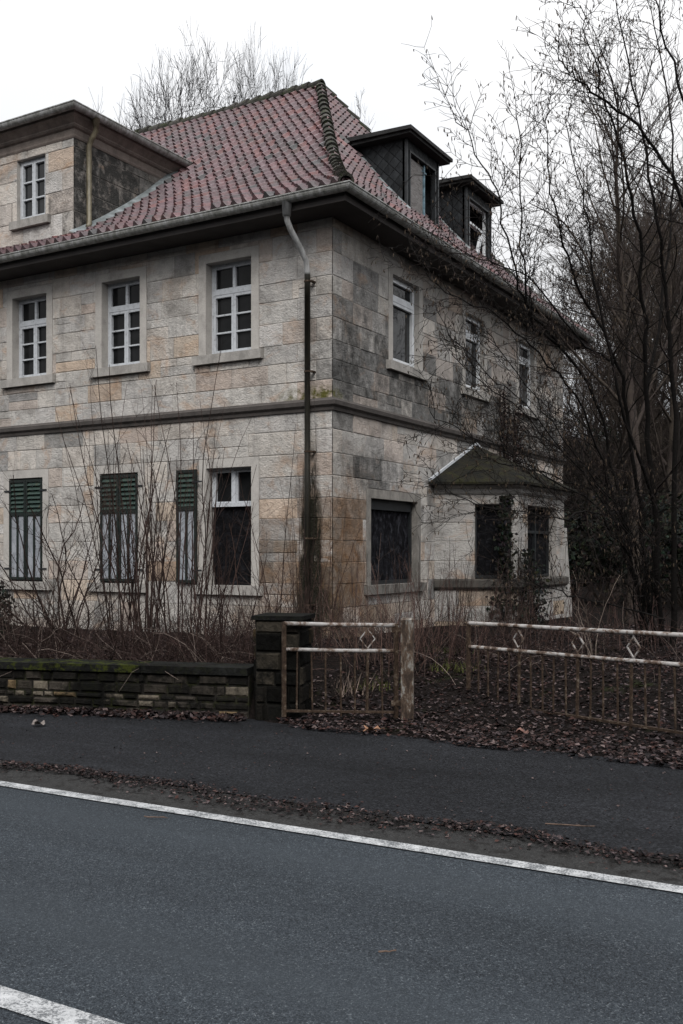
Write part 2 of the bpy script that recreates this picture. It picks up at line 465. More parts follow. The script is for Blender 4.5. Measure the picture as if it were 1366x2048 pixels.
# ------------------------------------------------------------------ mesh helpers
class MB:
    def __init__(self):
        self.v, self.f, self.c = [], [], []
        self.col = (0.5, 0.5, 0.5, 0.0)

    def setcol(self, c, a=0.0):
        self.col = (c[0], c[1], c[2], a)

    def face(self, pts):
        i = len(self.v)
        self.v.extend(tuple(p) for p in pts)
        self.f.append(tuple(range(i, i + len(pts))))
        self.c.append(self.col)

    def hexa(self, p):
        """eight corners: bottom four in order, top four in order"""
        i = len(self.v)
        self.v.extend(tuple(q) for q in p)
        for q in ((0, 3, 2, 1), (4, 5, 6, 7), (0, 1, 5, 4), (1, 2, 6, 5), (2, 3, 7, 6), (3, 0, 4, 7)):
            self.f.append(tuple(i + k for k in q))
            self.c.append(self.col)

    def box(self, lo, hi):
        x0, y0, z0 = lo
        x1, y1, z1 = hi
        self.hexa([(x0, y0, z0), (x1, y0, z0), (x1, y1, z0), (x0, y1, z0), (x0, y0, z1), (x1, y0, z1), (x1, y1, z1), (x0, y1, z1)])

    def bar(self, a, b, w_, h_=None, up=(0, 0, 1)):
        a, b = Vector(a), Vector(b)
        h_ = h_ or w_
        d = (b - a).normalized()
        u = Vector(up)
        if abs(d.dot(u)) > 0.98:
            u = Vector((0.5, 0.86, 0))
        s = d.cross(u).normalized() * (w_ / 2)
        t = s.cross(d).normalized() * (h_ / 2)
        self.hexa([a - s - t, a + s - t, a + s + t, a - s + t, b - s - t, b + s - t, b + s + t, b - s + t])

    def tube(self, pts, rad, n=8, cap=True):
        pts = [Vector(p) for p in pts]
        m = len(pts)
        if not isinstance(rad, (list, tuple)):
            rad = [rad] * m
        base = len(self.v)
        ref = None
        for i, p in enumerate(pts):
            d = (pts[min(i + 1, m - 1)] - pts[max(i - 1, 0)])
            if d.length < 1e-9:
                d = Vector((0, 0, 1))
            d.normalize()
            if ref is None:
                ref = d.orthogonal()
            s = ref - d * ref.dot(d)
            if s.length < 1e-6:
                s = d.orthogonal()
            s.normalize()
            ref = s
            t = d.cross(s)
            for k in range(n):
                a = 2 * math.pi * k / n
                q = p + (s * math.cos(a) + t * math.sin(a)) * rad[i]
                self.v.append((q.x, q.y, q.z))
        for i in range(m - 1):
            for k in range(n):
                k2 = (k + 1) % n
                self.f.append((base + i * n + k, base + i * n + k2, base + (i + 1) * n + k2, base + (i + 1) * n + k))
                self.c.append(self.col)
        if cap:
            self.f.append(tuple(base + k for k in range(n)))
            self.c.append(self.col)
            self.f.append(tuple(base + (m - 1) * n + k for k in range(n)))
            self.c.append(self.col)

    def sweep(self, prof, path, closed=True):
        """prof: (out, z) points; path: 2-D points; out is to the right of travel, mitred"""
        n = len(path)
        rings = []
        for i in range(n):
            p = Vector(path[i])
            dirs = []
            if i > 0:
                dirs.append((p - Vector(path[i - 1])).normalized())
            if i < n - 1:
                dirs.append((Vector(path[i + 1]) - p).normalized())
            nr = [Vector((d.y, -d.x)) for d in dirs]
            if len(nr) == 2:
                b = (nr[0] + nr[1]).normalized()
                k = 1 / max(0.2, b.dot(nr[0]))
            else:
                b, k = nr[0], 1
            rings.append([(p.x + b.x * k * o, p.y + b.y * k * o, z) for o, z in prof])
        m = len(prof)
        base = len(self.v)
        for r in rings:
            self.v.extend(r)
        for i in range(n - 1):
            for k in range(m if closed else m - 1):
                k2 = (k + 1) % m
                self.f.append((base + i * m + k, base + i * m + k2, base + (i + 1) * m + k2, base + (i + 1) * m + k))
                self.c.append(self.col)
        if closed:
            self.f.append(tuple(base + k for k in range(m)))
            self.c.append(self.col)
            self.f.append(tuple(base + (n - 1) * m + k for k in range(m)))
            self.c.append(self.col)

    def mesh(self, name, material, sm=False):
        me = bpy.data.meshes.new(name)
        me.from_pydata(self.v, [], self.f)
        at_ = me.attributes.new('col', 'FLOAT_COLOR', 'FACE')
        flat = [x for c in self.c for x in c]
        at_.data.foreach_set('color', flat)
        me.materials.append(material if not isinstance(material, str) else M[material])
        if sm:
            me.polygons.foreach_set('use_smooth', [True] * len(me.polygons))
        me.update()
        return me

    def build(self, name, material, parent=None, sm=False):
        o = bpy.data.objects.new(name, self.mesh(name, material, sm))
        COL.objects.link(o)
        if parent:
            o.parent = parent
            o.matrix_parent_inverse = parent_matrix(parent).inverted()
        return o


def parent_matrix(o):
    m = Matrix.LocRotScale(o.location, o.rotation_euler, o.scale)
    if o.parent:
        return parent_matrix(o.parent) @ o.matrix_parent_inverse @ m
    return m


def empty(name, loc=(0, 0, 0), rz=0):
    o = bpy.data.objects.new(name, None)
    COL.objects.link(o)
    o.location = loc
    o.rotation_euler = (0, 0, rz)
    o.empty_display_size = 0.2
    return o


def tag(o, label=None, cat=None, group=None, kind=None):
    if label:
        o['label'] = label
    if cat:
        o['category'] = cat
    if group:
        o['group'] = group
    if kind:
        o['kind'] = kind
    return o


class Fr:
    """a wall's own frame: u runs along it, n points out of it"""

    def __init__(self, o, u, n):
        self.o, self.u, self.n = o, u, n

    def p(self, u, z, n=0.0):
        return (self.o[0] + self.u[0] * u + self.n[0] * n, self.o[1] + self.u[1] * u + self.n[1] * n, z)

    def box(self, mb, u0, u1, z0, z1, n0, n1):
        P = self.p
        mb.hexa([P(u0, z0, n0), P(u1, z0, n0), P(u1, z0, n1), P(u0, z0, n1), P(u0, z1, n0), P(u1, z1, n0), P(u1, z1, n1), P(u0, z1, n1)])


# ------------------------------------------------------------------ the house: measures
HX, HY = -7.66, 12.89           # the corner nearest the camera
HXL, HYB = -22.0, 23.85         # far ends of the two walls in view
GZ = 0.38                       # garden level
WT = 6.70                       # wall top / soffit
FRONT = Fr((0, HY), (1, 0), (0, -1))
SIDE = Fr((HX, 0), (0, 1), (1, 0))
house = empty('stone_house', (HX, HY, GZ))
tag(house, 'abandoned sandstone house with red tiled hip roof, dark shutters and slate dormers', 'house')

BEIGE = [(0.50, 0.476, 0.445), (0.53, 0.498, 0.46), (0.475, 0.455, 0.43), (0.52, 0.478, 0.435), (0.49, 0.47, 0.45), (0.45, 0.432, 0.412)]
PINK = [(0.47, 0.41, 0.365), (0.48, 0.405, 0.355), (0.45, 0.395, 0.355)]
ORANGE = [(0.45, 0.325, 0.225), (0.43, 0.29, 0.19), (0.47, 0.365, 0.27)]
GREY = [(0.24, 0.237, 0.232), (0.28, 0.275, 0.268), (0.195, 0.193, 0.19)]
DRESS = (0.39, 0.37, 0.345)


def rects_minus(rect, holes):
    out = [rect]
    for h in holes:
        nxt = []
        for (a, b, c, d) in out:
            ha, hb, hc, hd = h
            if hb <= a + 1e-6 or ha >= b - 1e-6 or hd <= c + 1e-6 or hc >= d - 1e-6:
                nxt.append((a, b, c, d))
                continue
            if ha > a:
                nxt.append((a, ha, c, d))
            if hb < b:
                nxt.append((hb, b, c, d))
            m0, m1 = max(a, ha), min(b, hb)
            if hc > c:
                nxt.append((m0, m1, c, hc))
            if hd < d:
                nxt.append((m0, m1, hd, d))
        out = nxt
    return out


def courses(z0, z1, rng, lo=0.28, hi=0.38):
    zs = [z0]
    while zs[-1] + hi * 1.25 < z1:
        zs.append(zs[-1] + rng.uniform(lo, hi))
    zs.append(z1)
    return zs


def ashlar(mb, fr, u0, u1, zs, holes, colfn, rng, corner=None, wmin=0.32, wmax=0.95, joint=0.0025, out=0.008):
    """stone blocks over a mortar sheet; corner: 'lo' or 'hi' end where two walls meet"""
    mb.setcol((0.36, 0.335, 0.305), 0.5)
    for (a, b, c, d) in rects_minus((u0, u1, zs[0], zs[-1]), holes):
        mb.face([fr.p(a, c), fr.p(b, c), fr.p(b, d), fr.p(a, d)])
    for k in range(len(zs) - 1):
        c, d = zs[k], zs[k + 1]
        u = u0 if corner != 'hi' else u1
        cuts = [u]
        first = True
        while True:
            step = rng.uniform(wmin, wmax)
            if first and corner:
                step = 0.28 if k % 2 else 0.62
            first = False
            if corner == 'hi':
                u -= step
                if u < u0 + wmin:
                    break
            else:
                u += step
                if u > u1 - wmin:
                    break
            cuts.append(u)
        cuts.append(u0 if corner == 'hi' else u1)
        cuts = sorted(set(cuts))
        for i in range(len(cuts) - 1):
            a, b = cuts[i], cuts[i + 1]
            atlo = corner == 'lo' and i == 0
            athi = corner == 'hi' and i == len(cuts) - 2
            stones = [(a, b, c, d)]
            q_ = rng.random()
            if not (atlo or athi) and wmax < 1.0 and q_ < 0.11:
                m_ = lerp(c, d, rng.uniform(0.4, 0.6))
                if q_ < 0.04 and b - a > 0.5:
                    k_ = lerp(a, b, rng.uniform(0.35, 0.65))
                    stones = [(a, b, c, m_), (a, k_, m_, d), (k_, b, m_, d)]
                elif q_ < 0.075:
                    k_ = lerp(a, b, rng.uniform(0.25, 0.4))
                    stones = [(a, k_, c, d), (k_, b, c, m_), (k_, b, m_, d)]
                else:
                    stones = [(a, b, c, m_), (a, b, m_, d)]
            pieces = []
            for st_ in stones:
                colr, al = colfn((st_[0] + st_[1]) / 2, (st_[2] + st_[3]) / 2, rng)
                o_k = out + rng.uniform(-0.004, 0.006)
                pieces += [(r_, colr, al, o_k) for r_ in rects_minus(st_, holes)]
            for ((ra, rb, rc, rd), colr, al, oo) in pieces:
                mb.setcol(colr, al)
                if rb - ra < 0.03 or rd - rc < 0.03:
                    continue
                j = joint
                o_ = out if (atlo or athi) else oo
                la, lb = (ra - out if atlo and ra == a else ra + j), (rb + out if athi and rb == b else rb - j)
                ia, ib = (la if atlo and ra == a else la + 0.006), (lb if athi and rb == b else lb - 0.006)
                B = [fr.p(la, rc + j), fr.p(lb, rc + j), fr.p(lb, rd - j), fr.p(la, rd - j)]
                e = [abs(rng.gauss(0, 0.006)) for _ in range(8)]
                ea, eb = (0 if atlo and ra == a else 1), (0 if athi and rb == b else 1)
                T = [fr.p(ia + e[0] * ea, rc + j + 0.004 + e[1], o_), fr.p(ib - e[2] * eb, rc + j + 0.004 + e[3], o_), fr.p(ib - e[4] * eb, rd - j - 0.004 - e[5], o_), fr.p(ia + e[6] * ea, rd - j - 0.004 - e[7], o_)]
                mb.face(T)
                for q in range(4):
                    mb.face([B[q], B[(q + 1) % 4], T[(q + 1) % 4], T[q]])


# windows: (centre u, width, sill z, head z)
UPF = [(-9.575, 0.89, 4.86, 6.34), (-11.84, 0.86, 4.86, 6.34), (-14.03, 0.87, 4.86, 6.34), (-16.25, 0.87, 4.86, 6.34)]
LOF = [(-9.57, 0.88, 1.18, 3.05), (-11.88, 0.86, 1.18, 3.05), (-14.12, 0.86, 1.18, 3.05), (-16.3, 0.86, 1.18, 3.05)]
UPS = [(15.34, 1.0, 4.86, 6.32), (18.35, 0.95, 4.86, 6.32), (21.3, 0.98, 4.86, 6.32)]
LOS = [(14.92, 1.68, 1.18, 2.57)]
SUR = 0.145
SILL_H, SILL_X = 0.15, 0.085


def win_holes(lst):
    h = []
    for (u, wd, z0, z1) in lst:
        h.append((u - wd / 2 - SUR, u + wd / 2 + SUR, z0 - 0.005, z1 + SUR))
        h.append((u - wd / 2 - SUR - SILL_X, u + wd / 2 + SUR + SILL_X, z0 - SILL_H, z0 - 0.005))
    return h


def col_front(u, z, rng):
    r = rng.random()
    near = math.exp(-((u - HX) / 1.7) ** 2) * smooth(2.9, 1.4, z)
    if rng.random() < near * 0.8:
        c = mixc(rng.choice(ORANGE), rng.choice(BEIGE), rng.uniform(0.2, 0.7))
        k = 0.5 if rng.random() < 0.5 else 0.75
        return tuple(x * k for x in c), 0.35
    if r < 0.70:
        c, a = rng.choice(BEIGE), 0.2
    elif r < 0.84:
        c, a = rng.choice(PINK), 0.15
    elif r < 0.93:
        c, a = mixc(rng.choice(ORANGE), rng.choice(BEIGE), 0.35), 0.05
    else:
        c, a = mixc(rng.choice(GREY), rng.choice(BEIGE), 0.35), 0.25
    k = rng.uniform(0.9, 1.08)
    return tuple(x * k for x in c), a + (0.3 if z < 0.9 else 0)


def col_side(u, z, rng):
    r = rng.random()
    band = 1.2 * math.exp(-((z - 4.35) / 0.5) ** 2) + 1.0 * math.exp(-((u - 13.6) / 1.1) ** 2) * math.exp(-((z - 5.0) / 0.45) ** 2)
    band += 0.9 * math.exp(-((z - 2.95) / 0.3) ** 2) * math.exp(-((u - 13.9) / 0.9) ** 2)
    if rng.random() < min(0.8, band * 0.7):
        return mixc(rng.choice(GREY), rng.choice(BEIGE), rng.uniform(0, 0.4)), rng.uniform(0.5, 1.1)
    near = smooth(15.0, 13.2, u) * smooth(2.7, 2.2, z)
    if rng.random() < near * 0.75:
        c = mixc(mixc(rng.choice(ORANGE), (0.17, 0.125, 0.095), rng.uniform(0.35, 0.8)), rng.choice(BEIGE), rng.uniform(0, 0.35))
        return c, 0.6
    if r < 0.52:
        c, a = rng.choice(BEIGE), 0.22
    elif r < 0.74:
        c, a = mixc(rng.choice(PINK), rng.choice(BEIGE), 0.3), 0.15
    elif r < 0.82:
        c, a = mixc(rng.choice(ORANGE), rng.choice(BEIGE), 0.5), 0.12
    else:
        c, a = mixc(rng.choice(GREY), rng.choice(BEIGE), 0.3), 0.5
    k = rng.uniform(0.88, 1.05)
    return tuple(x * k for x in c), a + 0.35 * min(1, band)


def col_attic(u, z, rng):
    r = rng.random()
    c = rng.choice(BEIGE) if r < 0.66 else (mixc(rng.choice(PINK), rng.choice(BEIGE), 0.4) if r < 0.93 else mixc(rng.choice(ORANGE), rng.choice(BEIGE), 0.5))
    a = 0.05 + (0.75 if u > -13.3 and z < 8.0 else 0.0)
    return c, a


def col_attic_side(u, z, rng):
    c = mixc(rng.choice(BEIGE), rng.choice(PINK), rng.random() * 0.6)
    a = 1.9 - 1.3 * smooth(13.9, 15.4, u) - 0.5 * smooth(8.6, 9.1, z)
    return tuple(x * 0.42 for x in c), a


rng = random.Random(11)
zlow = courses(0.2, 3.84, rng, 0.29, 0.37)
zup = courses(4.0, WT, rng, 0.28, 0.36)
mb = MB()
BAY_Y0, BAY_Y1 = 16.46, 20.65
ashlar(mb, FRONT, HXL, HX, zlow, win_holes(LOF), col_front, rng, 'hi')
ashlar(mb, FRONT, HXL, HX, zup, win_holes(UPF), col_front, rng, 'hi')
ashlar(mb, SIDE, HY, HYB, zlow, win_holes(LOS) + [(BAY_Y0 + 0.03, BAY_Y1 - 0.03, 0.2, 3.0)], col_side, rng, 'lo')
ashlar(mb, SIDE, HY, HYB, zup, win_holes(UPS), col_side, rng, 'lo')
mb.setcol((0.2, 0.19, 0.18), 0.3)
mb.face([(HX, HYB, 0.2), (HXL, HYB, 0.2), (HXL, HYB, WT), (HX, HYB, WT)])
mb.face([(HXL, HY, 0.2), (HXL, HYB, 0.2), (HXL, HYB, WT), (HXL, HY, WT)])
mb.face([(HXL, HY, 3.84), (HX, HY, 3.84), (HX, HY, 4.0), (HXL, HY, 4.0)])
mb.face([(HX, HY, 3.84), (HX, HYB, 3.84), (HX, HYB, 4.0), (HX, HY, 4.0)])
mb.build('wall', 'sandstone', house)

mb = MB()
mb.setcol((0.085, 0.075, 0.07), 0.6)
mb.sweep([(-0.02, 3.825), (0.035, 3.825), (0.045, 3.87), (0.085, 3.905), (0.095, 3.965), (0.06, 3.985), (0.04, 4.012), (-0.02, 4.012)],
         [(HXL, HY), (HX, HY), (HX, HYB)])
mb.build('string_course', 'dressed_stone', house)


# ------------------------------------------------------------------ windows
def bars(mb, fr, u0, u1, z0, z1, n0, n1, t):
    fr.box(mb, u0, u0 + t, z0, z1, n0, n1)
    fr.box(mb, u1 - t, u1, z0, z1, n0, n1)
    fr.box(mb, u0 + t, u1 - t, z0, z0 + t, n0, n1)
    fr.box(mb, u0 + t, u1 - t, z1 - t, z1, n0, n1)


def window(fr, spec, style, dress=DRESS, grime=0.1, surround=True, deep=0.15, glass='glass', paint='white_paint', label=None):
    u, wd, z0, z1 = spec
    a, b = u - wd / 2, u + wd / 2
    n0, n1 = -deep - 0.06, -deep
    mb = MB()
    mid = u
    if style == 'casement':          # transom lights over two three-pane leaves
        bars(mb, fr, a, b, z0, z1, n0, n1, 0.045)
        zt = z0 + (z1 - z0) * 0.665
        fr.box(mb, a + 0.045, b - 0.045, zt, zt + 0.07, n0, n1 + 0.018)
        fr.box(mb, mid - 0.022, mid + 0.022, zt + 0.07, z1 - 0.045, n0, n1 + 0.004)
        for (x0, x1) in ((a + 0.047, mid - 0.002), (mid + 0.002, b - 0.047)):
            bars(mb, fr, x0, x1, z0 + 0.047, zt - 0.004, n0 + 0.004, n1 + 0.012, 0.042)
            hh = (zt - 0.004 - z0 - 0.047 - 0.084) / 3
            for k in (1, 2):
                zz = z0 + 0.047 + 0.042 + hh * k
                fr.box(mb, x0 + 0.042, x1 - 0.042, zz - 0.013, zz + 0.013, n0 + 0.01, n1 + 0.004)
            bars(mb, fr, x0 + 0.0, x1 - 0.0, zt + 0.073, z1 - 0.047, n0 + 0.004, n1 - 0.004, 0.028)
        fr.box(mb, a - 0.005, b + 0.005, z0 - 0.004, z0 + 0.03, n0, n1 + 0.05)
    elif style == 'attic':
        bars(mb, fr, a, b, z0, z1, n0, n1, 0.045)
        for (x0, x1) in ((a + 0.047, mid - 0.002), (mid + 0.002, b - 0.047)):
            bars(mb, fr, x0, x1, z0 + 0.047, z1 - 0.047, n0 + 0.004, n1 + 0.012, 0.04)
            hh = (z1 - z0 - 0.094 - 0.08) / 3
            for k in (1, 2):
                zz = z0 + 0.087 + hh * k
                fr.box(mb, x0 + 0.04, x1 - 0.04, zz - 0.013, zz + 0.013, n0 + 0.01, n1 + 0.004)
    elif style == 'single':          # one tall light under a small transom light
        bars(mb, fr, a, b, z0, z1, n0, n1, 0.05)
        zt = z0 + (z1 - z0) * 0.72
        fr.box(mb, a + 0.05, b - 0.05, zt, zt + 0.075, n0, n1 + 0.02)
        bars(mb, fr, a + 0.052, b - 0.052, z0 + 0.052, zt - 0.003, n0 + 0.004, n1 + 0.014, 0.05)
        bars(mb, fr, a + 0.052, b - 0.052, zt + 0.078, z1 - 0.052, n0 + 0.004, n1 + 0.01, 0.035)
    elif style == 'half':            # transom lights left, lower half gone and dark
        zt = z0 + (z1 - z0) * 0.70
        fr.box(mb, a, a + 0.05, zt, z1, n0, n1)
        fr.box(mb, b - 0.05, b, zt, z1, n0, n1)
        fr.box(mb, a + 0.05, b - 0.05, z1 - 0.04, z1, n0, n1)
        fr.box(mb, a, b, zt - 0.055, zt, n0, n1 + 0.03)
        fr.box(mb, mid - 0.035, mid + 0.035, zt, z1 - 0.04, n0, n1 + 0.02)
        for (x0, x1) in ((a + 0.052, mid - 0.037), (mid + 0.037, b - 0.052)):
            bars(mb, fr, x0, x1, zt + 0.004, z1 - 0.043, n0 + 0.004, n1 - 0.003, 0.025)
    elif style == 'boarded':
        paint = 'dark_trim'
        bars(mb, fr, a, b, z0, z1, n0, n1, 0.06)
        fr.box(mb, a + 0.06, b - 0.06, z1 - 0.17, z1 - 0.06, n0, n1 + 0.01)
    wn_ = mb.build('window', paint, house)
    if label:
        wn_['label'] = label
    mb = MB()
    if style == 'half':
        zt = z0 + (z1 - z0) * 0.70
        mb.face([fr.p(a, zt, n0 + 0.02), fr.p(b, zt, n0 + 0.02), fr.p(b, z1, n0 + 0.02), fr.p(a, z1, n0 + 0.02)])
        mb.build('pane', glass, wn_)
        mb = MB()
        nu, nz_ = 10, 16
        for i in range(nu):
            for k in range(nz_):
                q = []
                for (di, dk) in ((0, 0), (1, 0), (1, 1), (0, 1)):
                    uu, zz = a + wd * (i + di) / nu, z0 + (zt - 0.05 - z0) * (k + dk) / nz_
                    q.append(fr.p(uu, zz, n0 + 0.02 + 0.012 * math.sin(uu * 19) * math.cos(zz * 5)))
                mb.face(q)
        mb.build('dark_screen', 'dark_screen', wn_, True)
    elif style == 'boarded':
        nu, nz_ = 30, 14
        for i in range(nu):
            for k in range(nz_):
                q = []
                for (di, dk) in ((0, 0), (1, 0), (1, 1), (0, 1)):
                    uu, zz = a + 0.05 + (wd - 0.1) * (i + di) / nu, z0 + 0.05 + (z1 - z0 - 0.1) * (k + dk) / nz_
                    q.append(fr.p(uu, zz, n0 + 0.015 + 0.018 * math.sin(uu * 27 + math.sin(zz * 6)) * (0.5 + 0.5 * math.sin(zz * 3 + uu * 7))))
                mb.face(q)
        mb.build('curtain', 'torn_curtain', wn_, True)
    else:
        mb.face([fr.p(a + 0.02, z0 + 0.02, n0 + 0.02), fr.p(b - 0.02, z0 + 0.02, n0 + 0.02), fr.p(b - 0.02, z1 - 0.02, n0 + 0.02), fr.p(a + 0.02, z1 - 0.02, n0 + 0.02)])
        mb.build('pane', glass, wn_)
    if surround:
        mb = MB()
        mb.setcol(dress, grime)
        ob = 0.010
        s = SUR
        back = n0 - 0.03
        fr.box(mb, a - s, a, z0, z1, back, ob)
        fr.box(mb, b, b + s, z0, z1, back, ob)
        fr.box(mb, a - s, b + s, z1, z1 + s, back, ob)
        mb.build('surround', 'dressed_stone', wn_)
    else:
        mb = MB()
        mb.setcol(dress, grime)
        back = n0 - 0.03
        mb.face([fr.p(a, z0, back), fr.p(a, z0, 0.01), fr.p(a, z1, 0.01), fr.p(a, z1, back)])
        mb.face([fr.p(b, z0, back), fr.p(b, z0, 0.01), fr.p(b, z1, 0.01), fr.p(b, z1, back)])
        mb.face([fr.p(a, z1, back), fr.p(b, z1, back), fr.p(b, z1, 0.01), fr.p(a, z1, 0.01)])
        mb.build('reveal', 'dressed_stone', wn_)
    mb = MB()
    mb.setcol(tuple(x * 0.85 for x in dress), grime + 0.25)
    se = SUR + SILL_X if surround else 0.13
    fr.box(mb, a - se, b + se, z0 - SILL_H + 0.003, z0 - 0.003, -0.36, 0.085)
    mb.build('sill', 'dressed_stone', wn_)
    return wn_


for s in UPF:
    window(FRONT, s, 'casement')
window(FRONT, LOF[0], 'half', grime=0.06, label='window with white top lights over a dark lower half')
for s in LOF[1:]:
    window(FRONT, s, 'attic', grime=0.05)
for i, s in enumerate(UPS):
    window(SIDE, s, 'single', glass='reflecting_glass', deep=0.09, grime=0.2, paint='white_frame')
window(SIDE, LOS[0], 'boarded', dress=(0.24, 0.225, 0.205), grime=0.6, deep=0.10, label='wide window hung with torn dark curtain')


# ------------------------------------------------------------------ shutters
def shutter(fr, u0, u1, z0, z1, n=0.03, label=None, flip=False):
    """one leaf: louvres above, pale strips between green bars below"""
    zs = z0 + (z1 - z0) * 0.655
    t = 0.045
    mb = MB()
    bars(mb, fr, u0, u1, z0, z1, n, n + 0.035, t)
    fr.box(mb, u0 + t, u1 - t, zs - 0.03, zs + 0.03, n, n + 0.035)
    um = (u0 + u1) / 2
    fr.box(mb, um - 0.022, um + 0.022, z0 + t, zs - 0.03, n + 0.004, n + 0.033)
    sh = mb.build('shutter', 'green_paint', house)
    if label:
        sh['label'] = label
    mb = MB()
    k = 7
    for i in range(k):
        zc = zs + 0.03 + (z1 - t - zs - 0.03) * (i + 0.5) / k
        P = fr.p
        a, b = u0 + t, u1 - t
        mb.hexa([P(a, zc + 0.026, n + 0.002), P(b, zc + 0.026, n + 0.002), P(b, zc + 0.034, n + 0.002), P(a, zc + 0.034, n + 0.002),
                 P(a, zc - 0.034, n + 0.04), P(b, zc - 0.034, n + 0.04), P(b, zc - 0.026, n + 0.04), P(a, zc - 0.026, n + 0.04)])
    mb.build('louvre', 'green_louvre', sh)
    mb = MB()
    fr.box(mb, u0 + t * 0.7, u1 - t * 0.7, z0 + t * 0.7, zs, n + 0.006, n + 0.016)
    mb.build('panel', 'pale_blind', sh)
    for zz in (z0 + 0.2, z1 - 0.2):
        mb = MB()
        uo = u1 if flip else u0 - 0.06
        fr.box(mb, uo - 0.06, uo + 0.12, zz - 0.014, zz + 0.014, n + 0.036, n + 0.046)
        mb.build('hinge', 'dark_trim', sh)
    return sh


for (u, wd, z0, z1) in LOF[1:]:
    shutter(FRONT, u - wd / 2 + 0.01, u - 0.004, z0 + 0.03, z1 - 0.03, -0.02)
    shutter(FRONT, u + 0.004, u + wd / 2 - 0.01, z0 + 0.03, z1 - 0.03, -0.02, flip=True)
shutter(FRONT, -10.585, -10.175, 1.21, 3.04, 0.03, flip=True, label='single shutter leaf folded open against the wall')


# ------------------------------------------------------------------ main roof
EX, EY, EZ = -7.11, 12.34, 6.90        # eave corner
RX, RY, RZ = -11.21, 18.35, 11.60      # apex, where ridge and hips meet
RUN_F, RUN_S, RISE = RY - EY, EX - RX, RZ - EZ
PR = [(0, 0), (0.1, 0.064), (0.2, 0.142), (0.3, 0.228), (0.4, 0.322), (0.55, 0.484), (0.7, 0.655), (0.85, 0.828), (1.0, 1.0), (1.1, 1.115)]


def hprof(s):
    if s <= 0:
        return s * 0.62
    for i in range(len(PR) - 1):
        if s <= PR[i + 1][0]:
            (a, b), (c, d) = PR[i], PR[i + 1]
            return b + (d - b) * (s - a) / (c - a)
    return PR[-1][1]


def roof_z(x, y):
    s = min((y - EY) / RUN_F, (EX - x) / RUN_S)
    return EZ + RISE * hprof(s)


TILES = [(0.124, 0.066, 0.071), (0.132, 0.068, 0.072), (0.118, 0.066, 0.072), (0.108, 0.064, 0.071), (0.118, 0.074, 0.081), (0.10, 0.064, 0.070), (0.145, 0.064, 0.062)]


def tile_face(mb, origin, ud, rd, length, run, rng, u_from=0.0):
    # slope positions by arc length
    N = 400
    acc, arc = [0.0], 0.0
    for i in range(N):
        s0, s1 = i / N, (i + 1) / N
        arc += math.hypot(run / N, RISE * (hprof(s1) - hprof(s0)))
        acc.append(arc)

    def s_at(L):
        if L <= 0:
            return L / run
        for i in range(N):
            if acc[i + 1] >= L:
                return (i + (L - acc[i]) / (acc[i + 1] - acc[i])) / N
        return 1.0 + (L - arc) / math.hypot(run, RISE)

    def pt(u, L, off):
        s = s_at(L)
        t = s * run
        dz = RISE * (hprof(s + 0.01) - hprof(s - 0.01)) / (0.02 * run)
        nl = math.hypot(1, dz)
        nx, nzv = -dz / nl, 1 / nl
        tt = t + nx * off
        return (origin[0] + ud[0] * u + rd[0] * tt, origin[1] + ud[1] * u + rd[1] * tt, EZ + RISE * hprof(s) + nzv * off)

    tw, tl, seg = 0.195, 0.285, 8
    rows = int(arc / tl) + 1
    cols = int(length / tw) + 1
    xs = [k / seg for k in range(seg + 1)]
    amp = []
    for x in xs:
        amp.append(0.085 * (0.5 + 0.5 * math.cos(2 * math.pi * (x - 0.82))) ** 2.2)
    cache = {}
    for r in range(rows):
        L0, L1 = r * tl - 0.03, (r + 1) * tl + 0.02
        for c in range(cols):
            u0 = u_from + c * tw
            base = rng.choice(TILES)
            if rng.random() < 0.05:
                base = (0.06, 0.053, 0.055)
            k = rng.uniform(0.86, 1.1)
            mb.setcol(tuple(x * k for x in base))
            jz = rng.uniform(-0.006, 0.010)
            ju = rng.uniform(-0.006, 0.006)
            lo = [pt(u0 + x * tw + ju, L0, 0.060 + a + jz) for x, a in zip(xs, amp)]
            mi = [pt(u0 + x * tw + ju, (L0 + L1) / 2, 0.034 + a + jz) for x, a in zip(xs, amp)]
            hi = [pt(u0 + x * tw, L1, 0.012 + a) for x, a in zip(xs, amp)]
            lp = [pt(u0 + x * tw + ju, L0 + 0.004, 0.004 + a * 0.15 + jz) for x, a in zip(xs, amp)]
            for i in range(seg):
                mb.face([lo[i], lo[i + 1], mi[i + 1], mi[i]])
                mb.face([mi[i], mi[i + 1], hi[i + 1], hi[i]])
                mb.face([lp[i], lp[i + 1], lo[i + 1], lo[i]])


def cut_mesh(me, cuts):
    bm = bmesh.new()
    bm.from_mesh(me)
    for (co, no) in cuts:
        bmesh.ops.bisect_plane(bm, geom=bm.verts[:] + bm.edges[:] + bm.faces[:], plane_co=co, plane_no=no, clear_outer=True)
    bm.to_mesh(me)
    bm.free()


rng = random.Random(5)
hip_n = Vector((RUN_F, RUN_S, 0)).normalized()           # points to the side face
mbf = MB()
tile_face(mbf, (EX, EY), (-1, 0), (0, 1), EX - HXL + 0.5, RUN_F, rng)
mbs = MB()
tile_face(mbs, (EX, EY), (0, 1), (-1, 0), 2 * RUN_F, RUN_S, rng)
mef = mbf.mesh('roof', 'roof_tile')
cut_mesh(mef, [((EX, EY, 0), hip_n), ((0, RY, 0), (0, 1, 0))])
mes = mbs.mesh('roof_hip', 'roof_tile')
back_n = Vector((RUN_F, -RUN_S, 0)).normalized()
cut_mesh(mes, [((EX, EY, 0), -hip_n), ((EX, EY + 2 * RUN_F, 0), -back_n)])
bm = bmesh.new()
bm.from_mesh(mef)
bm.from_mesh(mes)
bm.to_mesh(mef)
bm.free()
roof = bpy.data.objects.new('roof', mef)
COL.objects.link(roof)
roof.parent = house
